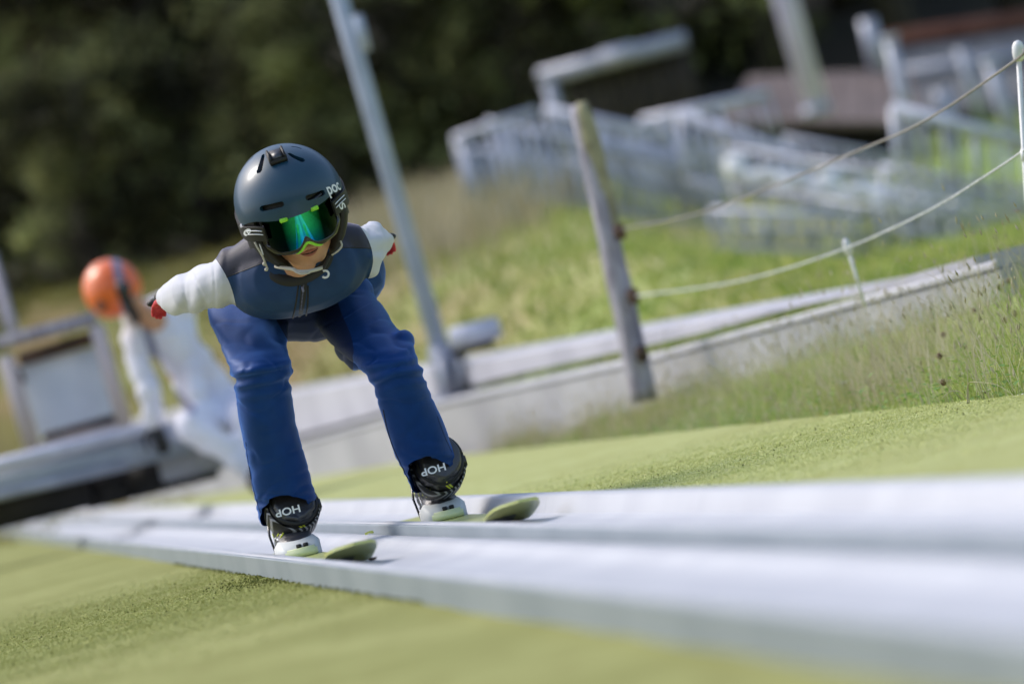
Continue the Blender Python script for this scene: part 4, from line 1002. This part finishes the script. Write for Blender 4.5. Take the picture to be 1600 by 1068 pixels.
for s_ in (-1, 1):   # elastic strap round the helmet
    st_ = band(lambda p: .010 - .014*sm((abs(p)-.8)/.6), lambda p: -.026 - .014*sm((abs(p)-.8)/.6), 1.035, s_*.70, s_*2.9, 'black', 'goggle_strap', gframe, 60)
    for dz in (.004, -.005):
        P = [H(HA*1.045*math.sin(p), HLf*1.045*math.cos(p), -.002 + dz - .014*sm((abs(p)-.8)/.6)) for p in np.linspace(s_*.74, s_*1.12, 12)]
        MB().tube(P, .0011, 6).build('strap_line', M['print'], st_)
    sb_ = bvh_of(st_)
    if s_ < 0: decal('lettering', textmesh('e', 26), 388, 361, -52, sb_, M['print'], st_, .75, 1.0); decal('lettering', textmesh('c', 22), 380.5, 350, -55, sb_, M['print'], st_, .6, .9)
    else: decal('lettering', textmesh('S', 26), 534, 322, -66, sb_, M['print'], st_, .9, .5)
decal('lettering', textmesh('po', 26), 518, 294, 24, BVHTree.FromPolygons(hbv, hbf), M['print'], helm, .62, 1.0)
decal('lettering', textmesh('c', 26), 527.5, 289.5, 24, BVHTree.FromPolygons(hbv, hbf), M['print'], helm, .4, 1.0)
# camera mount on the crown
p, n_ = onhelm(433, 247); t1 = (HX - n_*HX.dot(n_)).normalized(); t2 = n_.cross(t1)
RM = Matrix((t1, t2, n_)).transposed()
mnt = MB().box(p + n_*.004, (.020, .021, .006), RM, .0015).build('camera_mount', M['black'], helm)
for s_ in (-1, 1): MB().box(p + n_*.011 + t1*s_*.0165, (.0025, .019, .005), RM, .001).build('mount_rail', M['black'], mnt)
MB().box(p + n_*.0115, (.012, .016, .0012), RM, .0005).build('mount_plate', M['bootleather'], mnt)
# chin strap and side webbing
def webb(pts, r, m, name, parent, flat=.35): P = spline([PX(*q) for q in pts], 6); return MB().tube(P, r, 8, flat=flat, ref=(0, -1, 0)).build(name, M[m], parent)
webb([(431, 416, 11.28), (441, 418, 11.25), (456, 420, 11.22), (466, 424, 11.21), (480, 424, 11.20), (494, 421, 11.22), (506, 417, 11.26)], .0042, 'strap', 'chin_strap', helm, 1.0)
webb([(462, 425, 11.2), (472, 428, 11.19), (484, 426, 11.195)], .0042, 'strap', 'strap_end', helm, .5)
webb([(398, 378, 11.20), (403, 388, 11.20), (408, 396, 11.21), (413, 407, 11.22), (418, 420, 11.24)], .0026, 'strap', 'side_webbing', helm, .8)
webb([(405, 380, 11.21), (409, 391, 11.21), (411, 398, 11.215)], .0018, 'print', 'side_webbing', helm, .8)
webb([(532, 376, 11.22), (534, 384, 11.22), (528, 392, 11.22), (519, 398, 11.23)], .0026, 'strap', 'side_webbing', helm, .8)
webb([(514, 401, 11.24), (510, 410, 11.245), (505, 419, 11.25)], .006, 'black', 'strap_buckle', helm, .6)
for i, (x, y, r) in enumerate(((413, 412, .0045), (416, 421, .004))): MB().ball(PX(x, y, 11.225), r, 12, 8).build('strap_toggle', M['strap'], helm)
P = [PX(508 + 5.5*math.cos(a), 428 - 5.5*math.sin(a), 11.27) for a in np.linspace(-2.4, 2.2, 14)]; MB().tube(P, .0024, 8).build('strap_ring', M['print'], helm)

# ---- boots, bindings, skis
def foot(u, s, tilt, lbl, side, cpx, ang):
    base = TR(u, s, .022)
    f = -TD; r_ = TU.copy(); up = V((0, 0, 1))
    def L(x, y, z): return base + r_*x + f*y + up*z          # x right of picture, y towards toe
    g = MB(); R = []
    # foot loft heel -> toe
    for (y, hw, z0, z1) in ((-.085, .018, .022, .055), (-.078, .032, .018, .085), (-.05, .037, .015, .105), (-.01, .038, .014, .112), (.03, .040, .014, .098), (.07, .044, .014, .074), (.10, .044, .015, .060), (.125, .038, .017, .050), (.140, .022, .020, .040)):
        R.append([L(hw*math.cos(t)*(1 if math.sin(t) < 0 else .92), y, (z0+z1)/2 + (z1-z0)/2*math.copysign(abs(math.sin(t))**.8, math.sin(t))) for t in np.arange(0, 2*PI-.01, PI/12)])
    g.rings(R)
    top = PX(cpx[0], cpx[1], 11.615)                     # centre of the cuff
    low = L(-.002, -.02, .065)
    ax = (top - low).normalized()
    A_ = (r_ - ax*r_.dot(ax)).normalized(); B3 = ax.cross(A_)
    R = []
    for t, ra_, rb_ in ((-.1, .036, .050), (.15, .040, .056), (.4, .047, .060), (.7, .056, .064), (.9, .058, .063), (1.05, .054, .058), (1.25, .046, .052)):
        c = low + (top - low)*t
        R.append([c + A_*ra_*math.cos(q) + B3*rb_*math.sin(q) for q in np.arange(0, 2*PI-.01, PI/14)])
    g.rings(R)
    gv, gf, gn = remesh(g, .0032, 3)
    def cr(v):
        x, y = proj(v); zz = v.z
        e = math.exp(-((zz-.10)/.022)**2)
        return .0022*e*math.sin(zz*300 + 7*noise.noise(v*28)) + .0015*noise.noise(v*45)
    gv = fold(gv, gn, cr)
    bt = link('boot', gv, gf, M['bootleather'], S)
    bb = BVHTree.FromPolygons(gv, gf)
    # ankle strap: band round the cuff
    R = []
    m_ = low + (top - low)*.84
    for t, k in ((-.028, 1.00), (-.025, 1.07), (.017, 1.11), (.021, 1.03)):
        R.append([m_ + ax*t + A_*.0575*k*math.cos(q) + B3*.064*k*math.sin(q) for q in np.arange(0, 2*PI-.01, PI/20)])
    mb = MB(); mb.rings(R, False); sp = mb.build('ankle_strap', M['carbon'], bt); sbv = bvh_of(sp)
    sm_c = proj(m_); 
    decal('lettering', textmesh('HOP', 17), sm_c[0] - 6, sm_c[1] + 2, ang + 180, sbv, M['print'], sp, 1.15, .95)
    q = m_ + A_*.062; MB().box(q + V((0, -.012, 0)), (.006, .014, .013), Matrix((A_, B3, ax)).transposed(), .003).build('buckle', M['blackgloss'], bt)
    # padded cuff rim
    R = []
    m2 = low + (top-low)*1.10
    mb = MB(); Pc = [m2 + A_*.051*math.cos(q) + B3*.056*math.sin(q) for q in np.linspace(0, 2*PI, 29)]; mb.tube(Pc, .0065, 8); mb.build('cuff_rim', M['black'], bt)
    # yellow lace tabs, and trims
    for (dx, dy, an) in ((-17, 38, 62), (17, 27, -38)):
        for o_ in (-3, 3):
            pts = [(sm_c[0] + dx + o_*math.cos(math.radians(an-90)) + k*math.cos(math.radians(an)), sm_c[1] + dy - o_*math.sin(math.radians(an-90))*0 - k*math.sin(math.radians(an)) + o_*.4) for k in (-6, -2, 2, 6)]
            P = [oncloth(x, y, bb, .001) for x, y in pts]; P = [p for p in P if p is not None]
            if len(P) > 1: MB().tube(P, .0022, 6).build('lace_tab', M['yellow'], bt)
    for dx, dy in ((-30, 38), (-26, 52)):
        P = [oncloth(sm_c[0] + dx + k*.4, sm_c[1] + dy + k, bb, .001) for k in (-6, 0, 6)]; P = [p for p in P if p is not None]
        if len(P) > 1: MB().tube(P, .0018, 6).build('side_stripe', M['yellow' if dy < 40 else 'print'], bt)
    if side == 0: decal('lettering', textmesh('R', 18), sm_c[0] - 23, sm_c[1] + 52, 15, bb, M['print'], bt, 1.0, 1.2)
    # heel strut seen at the left of the boot
    MB().tube([L(-.040, -.05, .10), L(-.046, -.03, .06), L(-.042, .0, .01)], [.003, .0028, .0026], 8).build('heel_strut', M['blackgloss'], bt)
    # binding
    bd = MB(); R = []
    for (y, hw, z1) in ((.045, .049, .030), (.06, .050, .040), (.10, .051, .046), (.135, .050, .042), (.165, .044, .030), (.180, .034, .018)):
        R.append([L(-hw, y, -.012), L(-hw, y, z1*.75), L(-hw*.8, y, z1), L(hw*.8, y, z1), L(hw, y, z1*.75), L(hw, y, -.012)])
    bd.rings(R)
    return base, L, bd
def ski(u, s, label, L, bd):
    root = empty('ski', TR(u, s, .012), label, 'ski', 'pair of jumping skis')
    R = []; N = 60
    for i in range(N+1):
        y = -.70 + 2.26*i/N                                    # along the ski, + = tip
        hw = .047 + .008*sm((y-.3)/.5)
        e = (1.56 - y)/.15
        if e < 1: hw *= math.sqrt(max(0, 1 - (1-e)**2))*.94 + .06
        e = (y + .70)/.05
        if e < 1: hw *= .7 + .3*e
        z = .050*sm((y - 1.10)/.52)**1.15
        th = .006 if y > 1.05 else .013
        p = TR(u, s - y, 0)
        R.append([TR(u - hw, s-y, z + .012), TR(u - hw*.98, s-y, z + .012 + th), TR(u + hw*.98, s-y, z + .012 + th), TR(u + hw, s-y, z + .012)])
    mb = MB(); mb.rings(R); sb_ = autosmooth(mb.build('ski_body', M['ski'], root), 30)
    def base(v0, v1, w0, w1, m, nm):                           # printed patch on the running surface
        vs = []; n_ = 10
        for i in range(n_+1):
            y = v0 + (v1-v0)*i/n_; z = .050*sm((y - 1.10)/.52)**1.15 + .012 - .0008
            vs += [TR(u + w0, s-y, z), TR(u + w1, s-y, z)]
        link(nm, vs, [(2*i, 2*i+1, 2*i+3, 2*i+2) for i in range(n_)], M[m], sb_)
    base(1.16, 1.36, -.052, .012, 'skidark', 'base_graphic')
    base(1.22, 1.27, -.030, -.010, 'print', 'base_lettering')
    base(1.27, 1.31, -.030, -.022, 'print', 'base_lettering')
    bd.build('toe_binding', M['binding'], root)
    bn = MB().box(L(0, .19, .012), (.036, .035, .012), Matrix.Rotation(-TA*0, 3, 'Z'), .005).build('front_plate', M['bindyel'], root)
    for x in (-.008, .008): MB().box(L(x + .006, .172, .028), (.0055, .009, .0045), None, .001).build('binding_slot', M['black'], root)
    MB().box(L(0, -.07, .0), (.03, .05, .012), None, .004).build('heel_plate', M['bindyel'], root)
    MB().tube([L(-.03, -.085, .035), L(0, -.10, .04), L(.03, -.085, .035)], .004, 8).build('heel_cable', M['black'], root)
base, Lf, bd = foot(.885, 11.66, 0, '', 0, (457, 789), 14); ski(.885, 11.66, 'left ski in the picture, yellow green with upturned tip in the nearer track', Lf, bd)
base, Lf, bd = foot(1.232, 11.72, 0, '', 1, (685, 723), 16); ski(1.232, 11.72, 'right ski in the picture, yellow green with upturned tip in the further track', Lf, bd)
# a few leaves and bits lying on the tracks
for i, (x, y, Y, lb) in enumerate([(577, 832, 11.1, 'small green leaf on the edge between the two tracks'), (582, 873, 10.4, 'brown leaf lying under the left ski tip'), (412, 905, 11.2, 'little green clod at the edge of the front side board'), (1030, 905, 10.2, 'tiny brown crumb on the nearer white track')]):
    c = PX(x, y, Y); vs = [c + V((.008*math.cos(a)*1.3, .006*math.sin(a), .0035*math.sin(2*a + i))) for a in np.arange(0, 6.2, .7)] + [c + V((0, 0, .004))]
    tag(link('leaf', vs, [(k, (k+1) % 9, 9) for k in range(9)], M['grass' if 'green' in lb else 'brown'], origin=c), lb, 'leaf')

# ================================================================== athlete waiting on the start bench
P2 = empty('person', PX(350, 745, 22.1), 'blurred athlete in pale suit and orange helmet sitting bent over on the start bar', 'person')
D = 22.0
um = MB()
um.cap([PX(338, 640, D+.12), PX(300, 575, D+.02), PX(258, 520, D-.04), PX(236, 500, D-.04)], [.125, .105, .098, .082])        # torso
um.cap([PX(222, 492, D-.02), PX(262, 478, D+.05), PX(286, 488, D+.10)], [.068, .068, .058])                                    # shoulders
um.cap([PX(216, 500, D-.06), PX(214, 560, D-.10), PX(232, 610, D-.16), PX(240, 662, D-.14)], [.068, .055, .050, .038])       # near arm
um.cap([PX(284, 500, D+.10), PX(300, 560, D-.04), PX(312, 620, D-.14)], [.055, .050, .043])                                   # far arm
um.cap([PX(345, 645, D+.1), PX(322, 660, D-.1), PX(300, 668, D-.30)], [.105, .095, .075])                                    # thigh
um.cap([PX(300, 668, D-.30), PX(350, 698, D-.32), PX(396, 738, D-.34)], [.074, .064, .050])
um.cap([PX(372, 640, D+.1), PX(384, 650, D-.1), PX(388, 655, D-.28)], [.10, .09, .075]); um.cap([PX(388, 655, D-.28), PX(398, 690, D-.3), PX(404, 722, D-.3)], [.072, .06, .048])
sv, sf, sn_ = remesh(um, .014, 5)
sv = fold(sv, sn_, lambda v: .014*noise.noise(V((v.x*8, v.y*8, v.z*14))) + .010*noise.noise(v*20))
def panelf(v): x, y = proj(v); return (x - 250) - (y - 560)*.62 + 12*math.sin(y*.05)
PL = [V((226, 508, 0)), V((243, 560, 0)), V((262, 605, 0)), V((300, 640, 0))]
def pdist(v):
    x, y = proj(v); p = V((x, y, 0)); dm = 1e9
    for a_, b__ in zip(PL, PL[1:]):
        t = max(0, min(1, (p - a_).dot(b__ - a_) / (b__ - a_).length_squared)); dm = min(dm, (p - a_.lerp(b__, t)).length)
    return dm - 6.5
(a1_, f1_), (a2_, f2_) = split(sv, sf, pdist)
st2 = link('suit', a2_, f2_, M['whitesuit'], P2); link('arm_shade', a1_, f1_, M['shade_trim_grey'], st2)  # grey band paints the shade between near arm and torso
g = MB(); hand(g, PX(240, 660, D-.14), V((.15, -.35, -1)), V((0, -1, .2)), 1, 1.1, .55); gv, gf, _n = remesh(g, .005, 2); link('glove', gv, gf, M['black'], P2)
g = MB(); hand(g, PX(318, 622, D-.12), V((-.3, -.5, -1)), V((0, -1, .2)), -1, 1.05, .55); gv, gf, _n = remesh(g, .005, 2); link('glove', gv, gf, M['black'], P2)
for x, y in ((404, 752), (416, 732)):
    c = PX(x, y, D-.36); mb = MB(); mb.cap([c + V((0, .05, .03)), c + V((0, -.06, .0)), c + V((.01, -.16, -.02))], [.05, .048, .038]); mb.build('boot', M['black'], P2)
hc = PX(176, 452, D-.16); R2 = Matrix.Rotation(math.radians(-24), 3, 'Y') @ Matrix.Rotation(math.radians(38), 3, 'X')
b2 = MB(); b2.ball(hc, (.078, .095, .09), 20, 14, R2); b2.cap([hc + V((.05, .02, -.06)), hc + V((.09, .02, -.12)), hc + V((.14, .06, -.17))], [.05, .048, .055]); b2.ball(hc + V((.07, -.05, -.07)), (.05, .05, .055), 16, 10, R2); b2.ball(hc + V((.088, -.095, -.075)), (.014, .014, .018), 10, 8)
b2.cap([PX(338, 640, D+.12), PX(258, 520, D-.02)], [.10, .09])
sv, sf, sn_ = remesh(b2, .01, 4); link('body', sv, sf, M['skin'], P2)
# orange helmet: shell with open face side, stripe, goggles
mb = MB(); R = []
for i in range(22):
    th = .03 + 1.95*i/21
    R.append([hc + R2 @ V((.126*math.sin(th)*math.cos(p), .140*math.sin(th)*math.sin(p), .130*math.cos(th))) for p in np.arange(0, 2*PI-.01, PI/20)])
mb.rings(R); hv, hf_ = mb.v, mb.f
def stripe(v):
    x, y = proj(v); return abs(x - 188 + (y-440)*-.22) - 7
(s1, g1), (s2, g2) = split(hv, hf_, stripe)
h2_ = link('helmet', s2, g2, M['orange'], P2); link('stripe', s1, g1, M['shade_trim_grey'], h2_)
MB().ball(PX(193, 452, D-.285), (.034, .03, .042), 16, 10).build('goggle_clip', M['blackgloss'], h2_)
MB().cap([PX(194, 462, D-.28), PX(207, 484, D-.22), PX(212, 500, D-.18)], [.028, .026, .02]).build('chin_guard', M['black'], h2_)
MB().ball(PX(158, 478, D-.285), (.022, .014, .024), 12, 8).build('vent', M['rust'], h2_)
MB().ball(PX(214, 468, D-.17), (.022, .05, .05), 12, 8).build('face_pad', M['skin'], P2)

# ------------------------------------------------------------------ tilt the whole slope frame onto the hillside
bpy.context.view_layer.update()
for o in list(C.objects):
    if o.parent is None and o.type not in ('CAMERA', 'LIGHT'):
        o.matrix_world = RS @ o.matrix_basis
